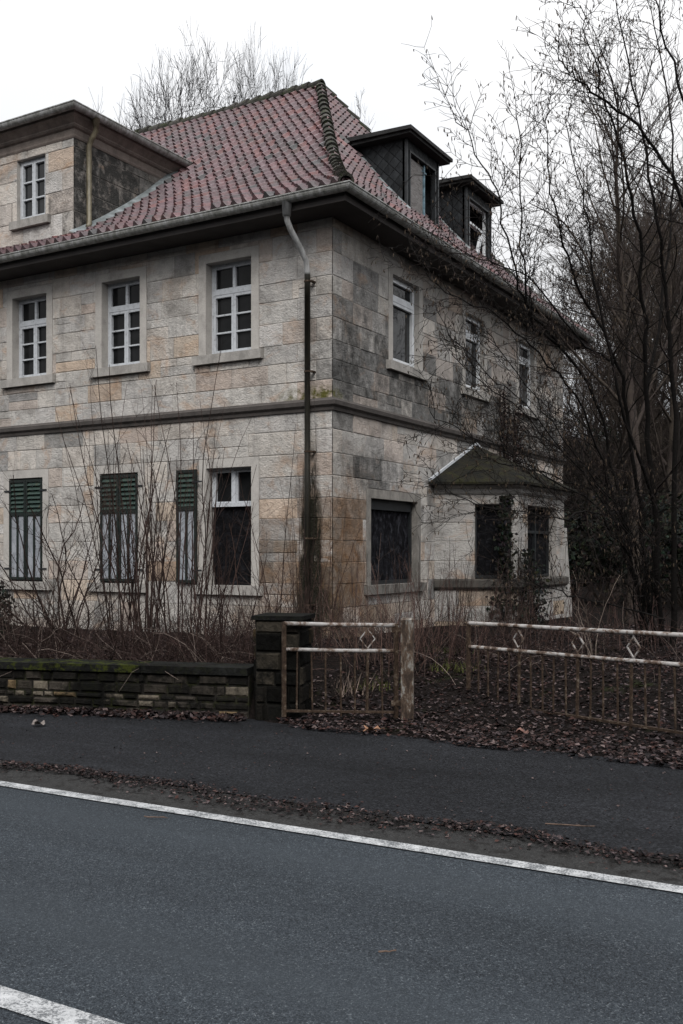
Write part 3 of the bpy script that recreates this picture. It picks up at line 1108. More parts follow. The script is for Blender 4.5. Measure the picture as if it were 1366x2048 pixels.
roof.matrix_parent_inverse = parent_matrix(house).inverted()
# rear slope, plain
mb = MB()
mb.setcol((0.2, 0.12, 0.115))
for i in range(10):
    s0, s1 = i / 10, (i + 1) / 10
    y0, y1 = EY + 2 * RUN_F - s0 * RUN_F, EY + 2 * RUN_F - s1 * RUN_F
    mb.face([(EX - s0 * RUN_S, y0, EZ + RISE * hprof(s0)), (HXL - 0.5, y0, EZ + RISE * hprof(s0)), (HXL - 0.5, y1, EZ + RISE * hprof(s1)), (EX - s1 * RUN_S, y1, EZ + RISE * hprof(s1))])
mb.build('rear_slope', 'roof_tile', roof)


def caps(name, pts_fn, n, rng, r0=0.112, lift=0.035, sc=1.0):
    mb = MB()
    for i in range(n):
        t0, t1 = i / n, (i + 1.12) / n
        a, b = Vector(pts_fn(t0)), Vector(pts_fn(min(t1, 1.02)))
        d = (b - a).normalized()
        s = d.cross(Vector((0, 0, 1))).normalized()
        up = s.cross(d).normalized()
        k = rng.uniform(0.7, 1.35)
        mb.setcol(rng.choice([(0.045 * k, 0.043 * k, 0.038 * k), (0.06 * k, 0.056 * k, 0.052 * k), (0.035 * k, 0.034 * k, 0.03 * k)]))
        ringA, ringB, ringC = [], [], []
        m = 9
        jl = rng.uniform(-0.006, 0.012)
        for q in range(m):
            an = math.pi * (-0.08 + 1.16 * q / (m - 1))
            o = s * math.cos(an) + up * math.sin(an)
            ringA.append(a + o * r0 * 1.06 + up * (lift + 0.018 + jl) - d * 0.015)
            ringB.append(b + o * r0 * 0.84 + up * lift)
            ringC.append(a + o * (r0 * 1.06 - 0.035) + up * (lift + 0.012) - d * 0.012)
        for q in range(m - 1):
            mb.face([ringA[q], ringA[q + 1], ringB[q + 1], ringB[q]])
            mb.face([ringC[q], ringC[q + 1], ringA[q + 1], ringA[q]])
    mb.build(name, 'mossy_tile', roof)


def hip_pt(s):
    return (EX - s * RUN_S, EY + s * RUN_F, EZ + RISE * hprof(s))


def hip_back(s):
    return (EX - s * RUN_S, EY + 2 * RUN_F - s * RUN_F, EZ + RISE * hprof(s))


caps('hip_cap', hip_pt, 27, rng)
caps('hip_cap', hip_back, 27, rng, 0.12)
caps('ridge_cap', lambda t: (RX + 0.05 - t * (RX - HXL), RY, RZ + 0.02 * math.sin(t * 17)), 34, rng, 0.14, 0.03)

# ------------------------------------------------------------------ eaves
mb = MB()
O = 0.52
mb.setcol((0.1, 0.1, 0.1))
mb.sweep([(-0.3, WT), (O, WT), (O, WT + 0.16), (O - 0.03, WT + 0.16), (O - 0.03, WT + 0.03), (-0.3, WT + 0.03)],
         [(HXL, HY), (HX, HY), (HX, HYB), (HXL, HYB)])
mb.build('soffit', 'soffit', house)


def gutter(path, off, zt, parent, r=0.078, name='gutter', joints=1.9):
    mb = MB()
    prof = []
    m = 10
    for k in range(m + 1):
        a = math.pi + math.pi * k / m
        prof.append((off + r + r * math.cos(a), zt + r * 1.15 * math.sin(a)))
    prof += [(off + 2 * r + 0.012, zt + 0.004), (off + 2 * r + 0.012, zt + 0.02), (off + 2 * r - 0.01, zt + 0.02)]
    inner = [(off + r + (r - 0.008) * math.cos(math.pi + math.pi * k / m), zt + (r * 1.15 - 0.008) * math.sin(math.pi + math.pi * k / m)) for k in range(m, -1, -1)]
    mb.sweep(prof + inner, path)
    g_ = mb.build(name, 'zinc', parent, False)
    for i in range(len(path) - 1):
        a, b = Vector(path[i]), Vector(path[i + 1])
        d = (b - a).normalized()
        nrm = Vector((d.y, -d.x))
        L = (b - a).length
        q = 0.6
        while q < L:
            mb = MB()
            ring = []
            for k in range(m + 1):
                an = math.pi + math.pi * k / m
                o, z = off + r + (r + 0.006) * math.cos(an), zt + (r * 1.15 + 0.006) * math.sin(an)
                ring.append((o, z))
            for k in range(m):
                P = []
                for (o, z), e in ((ring[k], -0.012), (ring[k + 1], -0.012), (ring[k + 1], 0.012), (ring[k], 0.012)):
                    c = a + d * (q + e) + nrm * o
                    P.append((c.x, c.y, z))
                mb.face(P)
            q += joints * 0.55
            mb.build('gutter_clip', 'zinc', g_)
    return g_


gutter([(HXL, HY), (HX, HY), (HX, HYB + 0.4)], 0.52, 6.885, house)

# corner downpipe
PX = -8.03
mb = MB()
mb.tube([(PX - 0.06, 12.31, 6.84), (PX - 0.06, 12.31, 6.62)], [0.075, 0.062], 12)
mb.tube([(PX - 0.06, 12.31, 6.64), (PX - 0.06, 12.32, 6.56), (PX - 0.05, 12.40, 6.44), (PX - 0.02, 12.62, 6.22), (PX, 12.745, 6.06), (PX, 12.78, 5.9), (PX, 12.78, 5.5)], 0.044, 12)
mb.tube([(PX, 12.78, 5.55), (PX, 12.78, 3.0), (PX, 12.775, 0.3)], 0.045, 12)
dp = mb.build('downpipe', 'downpipe', house, True)
for z in (5.75, 4.4, 3.2, 1.9, 0.9):
    mb = MB()
    mb.tube([(PX, 12.78, z), (PX, 12.78, z + 0.025)], 0.051, 12)
    mb.box((PX + 0.045, 12.77, z), (PX + 0.085, 12.89, z + 0.025))
    mb.build('bracket', 'rusty_iron', dp)

# ------------------------------------------------------------------ attic storey in stone over the front
AX, AZ0, AZ1 = -12.93, 6.95, 9.2
AWIN = (-13.98, 0.72, 7.72, 8.83)
rng = random.Random(21)
zs = courses(AZ0, AZ1, rng, 0.34, 0.42)
mb = MB()
ahole = [(AWIN[0] - 0.36, AWIN[0] + 0.36, AWIN[2], AWIN[3]), (AWIN[0] - 0.49, AWIN[0] + 0.49, AWIN[2] - SILL_H, AWIN[2])]
AFR = Fr((0, HY), (1, 0), (0, -1))
ASD = Fr((AX, 0), (0, 1), (1, 0))
ashlar(mb, AFR, HXL, AX, zs, ahole, col_attic, rng, 'hi', 0.45, 1.2)
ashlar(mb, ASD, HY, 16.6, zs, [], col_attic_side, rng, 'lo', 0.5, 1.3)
attic = mb.build('attic_storey', 'sandstone', house)
window(AFR, AWIN, 'attic', surround=False, glass='reflecting_glass', deep=0.07, grime=0.25)
mb = MB()
mb.setcol((0.20, 0.165, 0.145), 0.45)
mb.sweep([(-0.02, 8.97), (0.02, 8.97), (0.035, 9.0), (0.035, 9.02), (0.022, 9.03), (0.022, 9.13), (0.06, 9.15), (0.085, 9.18), (0.085, 9.2), (0.16, 9.27), (0.20, 9.30), (0.20, 9.36), (-0.02, 9.36)],
         [(HXL, HY), (AX, HY), (AX, 16.6)])
mb.build('cornice', 'dressed_stone', attic)
gutter([(HXL, HY), (AX, HY), (AX, 16.4)], 0.19, 9.41, attic, 0.075)
mb = MB()
mb.hexa([(HXL, HY - 0.2, 9.37), (AX + 0.2, HY - 0.2, 9.37), (AX + 0.2, 16.6, 9.37), (HXL, 16.6, 9.37),
         (HXL, HY - 0.2, 9.43), (AX + 0.2, HY - 0.2, 9.43), (AX - 2.0, 16.6, 9.75), (HXL, 16.6, 9.75)])
mb.build('low_roof', 'bitumen', attic)
mb = MB()
px_, py_ = AX + 0.09, 13.17
mb.tube([(px_ + 0.18, py_ - 0.02, 9.34), (px_ + 0.18, py_ - 0.02, 9.20)], [0.07, 0.055], 10)
mb.tube([(px_ + 0.18, py_ - 0.02, 9.22), (px_ + 0.17, py_ - 0.01, 9.12), (px_ + 0.05, py_, 9.0), (px_, py_, 8.90), (px_, py_, 7.52), (px_ + 0.03, py_ - 0.06, 7.44)], 0.048, 10)
ap = mb.build('downpipe', 'old_pipe', attic, True)

# zinc flashing where the attic side meets the tiles
mb = MB()
ys = [12.75 + 0.15 * i for i in range(22)]
for i in range(len(ys) - 1):
    q = []
    for (y, dx, dz) in ((ys[i], 0.02, 0.20), (ys[i + 1], 0.02, 0.20), (ys[i + 1], 0.20, 0.105), (ys[i], 0.20, 0.105)):
        q.append((AX + dx, y, roof_z(AX, y) + dz))
    mb.face(q)
mb.build('flashing', 'flashing', roof)


# ------------------------------------------------------------------ slate dormers on the hip face
def dormer(y0, y1, second, label):
    xf, zt = -8.3, 9.36
    fr = Fr((xf, 0), (0, 1), (1, 0))
    zb = 7.8
    mb = MB()
    for yy in (y0, y1):
        mb.face([(xf, yy, zb), (xf, yy, zt), (-9.6, yy, zt), (-9.6, yy, 8.4)])
    # front: dark boards round the opening
    oy0, oy1, oz0, oz1 = y0 + 0.14, y1 - 0.16, 7.95, 9.13
    fr.box(mb, y0, oy0, zb, zt, -0.08, 0)
    fr.box(mb, oy1, y1, zb, zt, -0.08, 0)
    fr.box(mb, oy0, oy1, oz1, zt, -0.08, 0)
    fr.box(mb, oy0, oy1, zb, oz0, -0.08, 0)
    d = mb.build('dormer', 'slate', house)
    d['label'] = label
    mb = MB()
    a, b = y0 - 0.24, y1 + 0.25
    mb.hexa([(xf + 0.21, a, 9.40), (xf + 0.21, b, 9.40), (-9.6, b, 9.42), (-9.6, a, 9.42),
             (xf + 0.21, a, 9.465), (xf + 0.21, b, 9.465), (-9.6, b, 9.50), (-9.6, a, 9.50)])
    mb.hexa([(xf + 0.17, a + 0.05, 9.35), (xf + 0.17, b - 0.05, 9.35), (-9.6, b - 0.05, 9.35), (-9.6, a + 0.05, 9.35),
             (xf + 0.17, a + 0.05, 9.40), (xf + 0.17, b - 0.05, 9.40), (-9.6, b - 0.05, 9.41), (-9.6, a + 0.05, 9.41)])
    mb.build('dormer_roof', 'bitumen', d)
    mb = MB()
    fr.box(mb, y0 - 0.015, y0 + 0.03, zb, zt - 0.01, -0.03, 0.018)
    fr.box(mb, y1 - 0.03, y1 + 0.015, zb, zt - 0.01, -0.03, 0.018)
    bars(mb, fr, oy0 - 0.025, oy1 + 0.025, oz0 - 0.03, oz1 + 0.025, -0.05, 0.02, 0.03)
    mb.build('corner_trim', 'dark_trim', d)
    mb = MB()
    bk = -0.6
    mb.face([fr.p(oy0 - 0.05, oz0, bk), fr.p(oy1 + 0.05, oz0, bk), fr.p(oy1 + 0.05, oz1, bk), fr.p(oy0 - 0.05, oz1, bk)])
    mb.build('dark_interior', 'dark_screen', d)
    if not second:
        mb = MB()
        fr.box(mb, oy0, oy0 + 0.64, oz0, oz1 - 0.06, -0.06, -0.045)
        mb.build('board', 'plywood', d)
        mb = MB()
        fr.box(mb, oy0 + 0.665, oy0 + 0.70, oz0, oz1 - 0.02, -0.07, -0.02)
        fr.box(mb, oy0 + 0.60, oy0 + 0.80, oz1 - 0.16, oz1 - 0.13, -0.065, -0.035)
        mb.build('broken_frame', 'blue_edge', d)
    else:
        mb = MB()
        bars(mb, fr, oy0, oy1, oz0, oz1, -0.11, -0.055, 0.045)
        mb.build('window_frame', 'white_frame', d)
        mb = MB()
        # sash torn off one hinge and leaning in the opening
        zc = 8.62
        pts = [(oy0 + 0.04, zc), (oy0 + 0.74, zc - 0.02), (oy0 + 0.42, oz0 - 0.02), (oy0 + 0.04, oz0)]
        for i in range(3):
            (ua, za), (ub, zb_) = pts[i], pts[(i + 1) % 4]
            if i == 2:
                continue
            mb.bar(fr.p(ua, za, -0.02), fr.p(ub, zb_, -0.02), 0.075, 0.05)
        mb.bar(fr.p(oy0 + 0.03, zc + 0.02, -0.02), fr.p(oy0 + 0.03, oz0, -0.02), 0.045, 0.04)
        mb.build('fallen_sash', 'white_frame', d)
    mb = MB()
    xs_ = [xf + 0.1 - 0.12 * i for i in range(11)]
    for yy, sg in ((y0, -1), (y1, 1)):
        for i in range(len(xs_) - 1):
            q = []
            for (x, dy, dz) in ((xs_[i], 0.012, 0.20), (xs_[i + 1], 0.012, 0.20), (xs_[i + 1], 0.15, 0.095), (xs_[i], 0.15, 0.095)):
                q.append((x, yy + sg * dy, EZ + RISE * hprof((EX - x) / RUN_S) + dz))
            mb.face(q)
    fr.box(mb, y0 - 0.1, y1 + 0.1, zb + 0.05, 8.0, 0.005, 0.03)
    mb.build('flashing', 'flashing', d)
    return d


dormer(16.64, 18.02, False, 'slate dormer closed with a grey plywood board')
dormer(19.42, 20.78, True, 'slate dormer with a fallen white sash in its opening')

# ------------------------------------------------------------------ bay on the side wall
B0 = (HX, BAY_Y0)
C30, S30 = CR
L1 = 1.50
B1 = (HX + L1 * C30, BAY_Y0 + L1 * S30)
B2 = (B1[0], 19.9)
B3 = (HX, 20.65)
BF1 = Fr(B0, (C30, S30), (S30, -C30))
BF2 = Fr((B1[0], 0), (0, 1), (1, 0))
dl = math.hypot(B3[0] - B2[0], B3[1] - B2[1])
du = ((B3[0] - B2[0]) / dl, (B3[1] - B2[1]) / dl)
BF3 = Fr(B2, du, (du[1], -du[0]))
rng = random.Random(3)
mb = MB()
BW1 = (0.74, 1.385, 1.24, 2.57)
BW2 = (17.72, 19.38, 1.24, 2.57)


def col_bay(u, z, rng):
    r = rng.random()
    c = (0.40, 0.385, 0.365) if r < 0.62 else ((0.34, 0.325, 0.31) if r < 0.9 else (0.38, 0.31, 0.25))
    if z < 1.0 and rng.random() < 0.2:
        c = (0.40, 0.32, 0.24)
    return c, 0.15


zb_ = courses(0.2, 1.04, rng, 0.25, 0.3)
zw = [1.22, 1.55, 1.9, 2.24, 2.57, 2.76]
ashlar(mb, BF1, 0, L1, zb_, [], col_bay, rng, 'hi', 0.4, 0.8)
ashlar(mb, BF1, 0, L1, zw, [(BW1[0], BW1[1], BW1[2] - 0.1, BW1[3])], col_bay, rng, 'hi', 0.4, 0.6)
ashlar(mb, BF2, B1[1], B2[1], zb_, [], col_bay, rng, 'lo', 0.4, 0.8)
ashlar(mb, BF2, B1[1], B2[1], zw, [(BW2[0], BW2[1], BW2[2] - 0.1, BW2[3])], col_bay, rng, 'lo', 0.4, 0.6)
ashlar(mb, BF3, 0, dl, zb_ + zw, [], col_bay, rng, None, 0.4, 0.8)
bay = mb.build('bay', 'sandstone', house)
mb = MB()
mb.setcol((0.075, 0.068, 0.06), 0.8)
mb.sweep([(-0.2, 1.04), (0.05, 1.04), (0.085, 1.08), (0.085, 1.2), (0.03, 1.225), (-0.2, 1.225)], [B0, B1, B2, B3])
mb.build('sill', 'dressed_stone', bay)
mb = MB()
mb.setcol((0.30, 0.29, 0.275), 0.35)
mb.sweep([(-0.1, 2.755), (0.04, 2.755), (0.06, 2.79), (0.06, 2.84), (0.14, 2.88), (0.14, 2.93), (-0.1, 2.93)], [B0, B1, B2, B3])
mb.build('cornice', 'dressed_stone', bay)
for fr, (u0, u1, z0, z1) in ((BF1, BW1), (BF2, BW2)):
    mb = MB()
    bars(mb, fr, u0, u1, z0, z1, -0.2, -0.14, 0.045)
    zt = z0 + (z1 - z0) * 0.62
    if fr is BF2:
        fr.box(mb, u0 + 0.045, u1 - 0.045, zt, zt + 0.05, -0.2, -0.135)
        fr.box(mb, (u0 + u1) / 2 - 0.03, (u0 + u1) / 2 + 0.03, z0 + 0.045, z1 - 0.045, -0.198, -0.13)
    mb.build('window_frame', 'dark_trim', bay)
    mb = MB()
    mb.face([fr.p(u0, z0, -0.185), fr.p(u1, z0, -0.185), fr.p(u1, z1, -0.185), fr.p(u0, z1, -0.185)])
    mb.build('pane', 'dark_screen', bay)
    mb = MB()
    mb.setcol((0.34, 0.32, 0.30), 0.25)
    for uu in (u0, u1):
        mb.face([fr.p(uu, z0 - 0.02, -0.2), fr.p(uu, z0 - 0.02, 0.012), fr.p(uu, z1, 0.012), fr.p(uu, z1, -0.2)])
    mb.face([fr.p(u0, z1, -0.2), fr.p(u1, z1, -0.2), fr.p(u1, z1, 0.012), fr.p(u0, z1, 0.012)])
    mb.build('reveal', 'dressed_stone', bay)
# hipped roof of the bay
mb = MB()
ap_ = Vector((HX + 0.02, 18.35, 3.80))


def offset_poly(path, o, z):
    n = len(path)
    res = []
    for i in range(n):
        p = Vector(path[i])
        ds = []
        if i > 0:
            ds.append((p - Vector(path[i - 1])).normalized())
        if i < n - 1:
            ds.append((Vector(path[i + 1]) - p).normalized())
        nr = [Vector((d.y, -d.x)) for d in ds]
        if len(nr) == 2:
            b = (nr[0] + nr[1]).normalized()
            k = 1 / b.dot(nr[0])
            q = p + b * k * o
        else:
            q = p + nr[0] * o
        res.append(Vector((q.x, q.y, z)))
    return res


ev = offset_poly([B0, B1, B2, B3], 0.24, 2.955)
ev[0] = Vector((HX + 0.02, BAY_Y0 - 0.26, 2.955))
ev[3] = Vector((HX + 0.02, BAY_Y1 + 0.26, 2.955))
lw = [e - Vector((0, 0, 0.04)) for e in ev]
for i in range(3):
    # two rows so that the edge shows a thickness
    mb.face([ev[i], ev[i + 1], ap_])
    mb.face([lw[i], lw[i + 1], ev[i + 1], ev[i]])
mb.face(lw)
br = mb.build('bay_roof', 'mossy_roof', bay)
mb = MB()
for e in (ev[0], ev[3]):
    mb.bar(e + Vector((0.015, 0, 0.03)), ap_ + Vector((0.015, 0, 0.03)), 0.045, 0.035, up=(1, 0, 0))
mb.build('verge_flashing', 'white_paint', br)
# flared buttress at the far corner of the bay
mb = MB()
mb.setcol((0.36, 0.345, 0.325), 0.3)
for (z0, z1, r0, r1) in ((0.2, 0.7, 0.44, 0.36), (0.7, 1.2, 0.36, 0.23), (1.2, 1.7, 0.23, 0.11), (1.7, 2.2, 0.11, 0.04)):
    def ring(r, z):
        c = Vector((B2[0] - 0.12, B2[1] - 0.02))
        return [(c.x - 0.1, c.y, z), (c.x + 0.14, c.y, z), (c.x + 0.14, c.y + r + 0.1, z), (c.x - 0.1, c.y + r + 0.1, z)]
    mb.hexa(ring(r0, z0) + ring(r1, z1))
mb.build('buttress', 'dressed_stone', bay)

# ------------------------------------------------------------------ ground
WALL_A, WALL_B = Vector((-11.5, 6.64)), Vector((-5.95, 8.36))     # retaining wall, outer face


def wall_side(x, y):
    """distance behind the retaining wall's face"""
    d = (WALL_B - WALL_A).normalized()
    return (Vector((x, y)) - WALL_A).dot(Vector((-d.y, d.x)))


def ground_z(x, y):
    if y < 6.2:
        return -0.03 + 16 * smooth(-9, -42, y)  # out-of-view bank added behind the camera to cut low light on the walls
    s = wall_side(x, y)
    left = smooth(-5.5, -6.1, x)
    a = 0.0
    zl = GZ * smooth(0.03, 0.2, s)
    zr = 0.02 + 0.33 * smooth(8.6, 11.8, y)
    z = lerp(zr, zl, left)
    if y < 8.0 and s < 0:
        z = -0.03
    elif left < 0.5 and y < 8.3:
        z = min(z, lerp(-0.03, 0.02, smooth(8.0, 8.3, y)))
    # wooded hillside behind and to the right of the house
    if y < -8:
        z += 16 * smooth(-9, -42, y)      # unseen bare bank, added across the road to block low sky light
    r = y * 0.95 + (x + 8) * 0.55
    z += (11.0 + 1.3 * math.sin(x * 0.35) + 1.0 * math.sin(x * 0.8 + y * 0.5)) * smooth(27, 75, r) + 10 * smooth(70, 200, r)
    return z


def axis_pts(lo, hi, f0, f1, fine, coarse):
    v = lo
    out = []
    while v < hi:
        out.append(v)
        v += fine if f0 <= v < f1 else coarse
    out.append(hi)
    return out


gx = [-400, -250, -150, -100, -70] + axis_pts(-50, 45, -13, 5, 0.18, 3) + [70, 110, 180, 300]
gy = [-200, -100, -60, -45, -38, -32, -27, -22, -18, -14, -10, -5] + axis_pts(0, 90, 6, 13.2, 0.18, 2) + [120, 170, 250, 400]
mb = MB()
idx = {}
rng = random.Random(77)
for j, y in enumerate(gy):
    for i, x in enumerate(gx):
        idx[i, j] = len(mb.v)
        z = ground_z(x, y)
        if y > 8.4:
            z += rng.uniform(-0.02, 0.03)
        mb.v.append((x, y, z))
for j in range(len(gy) - 1):
    for i in range(len(gx) - 1):
        mb.f.append((idx[i, j], idx[i + 1, j], idx[i + 1, j + 1], idx[i, j + 1]))
        mb.c.append(mb.col)
tag(mb.build('ground', 'soil', None, True), kind='structure', label='dark leafy soil of the garden and wooded slope')


def strip(name, y0, y1, z, material, x0=-90, x1=60, label=None, k=0.0):
    mb = MB()
    ka, kb = k * (x0 + 3.5), k * (x1 + 3.5)
    mb.face([(x0, y0 + ka, z), (x1, y0 + kb, z), (x1, y1 + kb, z), (x0, y1 + ka, z)])
    return tag(mb.build(name, material), kind='structure', label=label)


strip('road', -3.2, 6.0, 0.0, 'asphalt', label='blue grey asphalt road')
strip('road_shoulder', 5.15, 6.1, 0.004, 'shoulder', x0=-40, x1=25, k=0.022, label='gritty strip beside the road edge line')
strip('footway', 5.70, 8.62, 0.012, 'footway_asphalt', label='dark asphalt footway in front of the garden wall')
strip('edge_line', 5.12, 5.23, 0.008, 'line_paint', x0=-40, x1=25, k=0.022, label='worn white edge line of the road')
strip('centre_line', 2.605, 2.735, 0.005, 'line_paint', x0=-90, x1=-1.72, label='white centre line dash of the road')


# ------------------------------------------------------------------ garden wall, pier
def rubble_face(mb, fr, L, h, rng, lo=0.055, hi=0.12, skip=None):
    z = 0.0
    hs_ = [0.0]
    while z < h - hi:
        z += rng.uniform(lo, hi)
        hs_.append(z)
    hs_.append(h)
    for k in range(len(hs_) - 1):
        u = 0
        while u < L - 0.02:
            wd = min(rng.uniform(0.09, 0.32), L - u)
            if L - u - wd < 0.1:
                wd = L - u
            r = rng.random()
            c = (0.045, 0.039, 0.033) if r < 0.35 else ((0.012, 0.011, 0.010) if r < 0.72 else ((0.13, 0.112, 0.088) if r < 0.9 else (0.14, 0.10, 0.058)))
            k2 = rng.uniform(0.7, 1.2)
            mb.setcol(tuple(x * k2 for x in c), 0.06)
            o = rng.uniform(0.01, 0.035)
            j = 0.007
            za, zb2 = hs_[k] + j, hs_[k + 1] - j
            a, b = u + j, u + wd - j
            e = [rng.uniform(0, 0.012) for _ in range(8)]
            T = [fr.p(a + 0.012 + e[0], fr.z(a) + za + 0.01 + e[4], o), fr.p(b - 0.012 - e[1], fr.z(b) + za + 0.01 + e[5], o),
                 fr.p(b - 0.012 - e[2], fr.z(b) + zb2 - 0.01 - e[6], o), fr.p(a + 0.012 + e[3], fr.z(a) + zb2 - 0.01 - e[7], o)]
            Bq = [fr.p(a, fr.z(a) + za), fr.p(b, fr.z(b) + za), fr.p(b, fr.z(b) + zb2), fr.p(a, fr.z(a) + zb2)]
            mb.face(T)
            for q in range(4):
                mb.face([Bq[q], Bq[(q + 1) % 4], T[(q + 1) % 4], T[q]])
            u += wd


wd_ = (WALL_B - WALL_A)
WL = wd_.length
wd_.normalize()
GW = Fr((WALL_A.x, WALL_A.y), (wd_.x, wd_.y), (wd_.y, -wd_.x))
GW.z = lambda u: 0.0
rng = random.Random(9)
WH = 0.45
gwall = empty('garden_wall', (WALL_A.x, WALL_A.y, 0))
tag(gwall, 'low dark rubble stone wall with mossy slab coping along the footway', 'wall')
mb = MB()
rubble_face(mb, GW, WL, WH, rng)
mb.setcol((0.02, 0.018, 0.016), 0.3)
GW.box(mb, 0, WL, -0.05, WH, -0.34, 0.002)
mb.build('masonry', 'rubble', gwall)
mb = MB()
u = 0
while u < WL:
    L = min(rng.uniform(0.7, 1.1), WL - u)
    if WL - u - L < 0.3:
        L = WL - u
    k = rng.uniform(0.8, 1.2)
    mb.setcol((0.012 * k, 0.0123 * k, 0.012 * k), 1.0 if GW.p(u, 0)[0] < -7.5 else 0.12)
    GW.box(mb, u + 0.004, u + L - 0.004, WH + 0.003, WH + 0.075 + rng.uniform(0, 0.006), -0.38, 0.05)
    u += L
mb.build('coping', 'rubble', gwall)

pier = empty('gate_pier', (-5.75, 8.5, 0), math.atan2(wd_.y, wd_.x))
tag(pier, 'blackened square stone gate pier at the end of the garden wall', 'pier')
PFR = []
rz = math.atan2(wd_.y, wd_.x)
pu = Vector((math.cos(rz), math.sin(rz)))
pn = Vector((pu.y, -pu.x))
pc = Vector((-5.70, 8.62))
PW, PH = 0.46, 1.02
mb = MB()
for q in range(4):
    a = rz + q * math.pi / 2
    uu = Vector((math.cos(a), math.sin(a)))
    nn = Vector((uu.y, -uu.x))
    o = pc - uu * PW / 2 + nn * PW / 2
    f = Fr((o.x, o.y), (uu.x, uu.y), (nn.x, nn.y))
    f.z = lambda u: 0.0
    rubble_face(mb, f, PW, PH, rng, 0.14, 0.22)
for i in range(len(mb.c)):
    c = mb.c[i]
    mb.c[i] = (c[0] * 0.3, c[1] * 0.3, c[2] * 0.3, c[3] * 0.25)
mb.setcol((0.015, 0.014, 0.012))
f0 = Fr((pc.x - pu.x * PW / 2 + pn.x * PW / 2, pc.y - pu.y * PW / 2 + pn.y * PW / 2), (pu.x, pu.y), (pn.x, pn.y))
f0.box(mb, 0.001, PW - 0.001, -0.05, PH, -PW + 0.001, -0.001)
mb.build('shaft', 'rubble', pier)
mb = MB()
mb.setcol((0.010, 0.010, 0.010), 0.1)
f0.box(mb, -0.035, PW + 0.035, PH + 0.002, PH + 0.045, -PW - 0.035, 0.035)
mb.build('cap', 'rubble', pier)


# ------------------------------------------------------------------ gate leaves and post
def gate_leaf(name, A, Bp, zb0, zb1, htop, n_pick, diamonds, label, cat, extend=0.0, bars_bottom=True, gap=0.05):
    """A, Bp: ends in plan; zb: ground level at either end"""
    A, Bp = Vector(A), Vector(Bp)
    d = (Bp - A)
    L = d.length
    d.normalize()
    root = empty(name, (A.x, A.y, zb0), math.atan2(d.y, d.x))
    tag(root, label, cat)

    def P(u, z):
        t = u / L
        return Vector((A.x + d.x * u, A.y + d.y * u, lerp(zb0, zb1, t) + z))

    ztop, zmid, zlow = htop, htop - 0.255, gap
    mb = MB()
    mb.tube([P(0, ztop), P(L / 2, ztop - 0.004), P(L, ztop)], 0.021, 10)
    mb.build('rail', 'rusty_rail', root, True)
    mb = MB()
    mb.tube([P(0.02, zmid), P(L / 2, zmid - 0.006), P(L - 0.02, zmid)], 0.019, 10)
    mb.build('rail', 'rusty_rail', root, True)
    mb = MB()
    mb.bar(P(0.02, zlow), P(L - 0.02, zlow), 0.03, 0.022)
    mb.build('rail', 'rusty_iron', root)
    for u in (0.0, L):
        mb = MB()
        mb.bar(P(u, zlow - 0.06), P(u, ztop + 0.015), 0.035, 0.035)
        mb.build('stile', 'rusty_iron', root)
    rr = random.Random(int(L * 1000))
    for i in range(n_pick):
        u = L * (i + 1) / (n_pick + 1) + rr.uniform(-0.008, 0.008)
        th = 0.024 if any(abs(u - q) < 0.06 for q in diamonds) else 0.015
        mb = MB()
        lean = rr.uniform(-0.012, 0.012)
        mb.bar(P(u + lean, zlow - (0.03 if rr.random() < 0.5 else 0.0) + rr.uniform(-0.02, 0.01)), P(u, zmid - 0.005), th, th * 0.8)
        mb.build('picket', 'rusty_iron', root)
    for u in diamonds:
        mb = MB()
        zc, hw, hh = (ztop + zmid) / 2 - 0.01, 0.075, 0.095
        q = [P(u, zc - hh), P(u + hw, zc), P(u, zc + hh), P(u - hw, zc)]
        for i in range(4):
            mb.bar(q[i], q[(i + 1) % 4], 0.013, 0.011)
        mb.bar(P(u, zmid), P(u, zc - hh), 0.016, 0.014)
        mb.bar(P(u, zc + hh), P(u, ztop), 0.012, 0.012)
        mb.build('diamond', 'rusty_rail', root)
    return root


LA, LB = at(568, 1247, 9.98), at(792, 1247, 10.02)
gate_leaf('gate_leaf', (LA.x, LA.y), (LB.x, LB.y), 0.08, 0.06, LA.z - 0.08, 7, [0.83], 'short rusty gate leaf between the dark stone pier and the peeling post', 'gate')
RA, RB = at(937, 1246, 11.0), at(1350, 1269, 8.70)
dd = (Vector((RB.x, RB.y)) - Vector((RA.x, RA.y)))
dn = dd.normalized()
RE = Vector((RA.x, RA.y)) + dn * 3.55
ztopA, ztopB = RA.z, RB.z
zend = ztopA + (ztopB - ztopA) * 3.55 / dd.length
HTOP = 0.84
us = []
for px in (1037, 1155, 1268):
    # where the pixel column meets the leaf's plan line
    u_ = (px - 683) / F
    best = min((abs((Vector((RA.x, RA.y)) + dn * (k * 0.01)).dot(Vector(CR)) / (Vector((RA.x, RA.y)) + dn * (k * 0.01)).dot(Vector(CF)) - u_), k * 0.01) for k in range(356))
    us.append(best[1])
gate_leaf('gate_leaf', (RA.x, RA.y), (RE.x, RE.y), ztopA - HTOP, zend - HTOP, HTOP, 21, us + [us[-1] + 0.78], 'long rusty gate leaf with white rails standing ajar over the leaf litter', 'gate', gap=0.0)

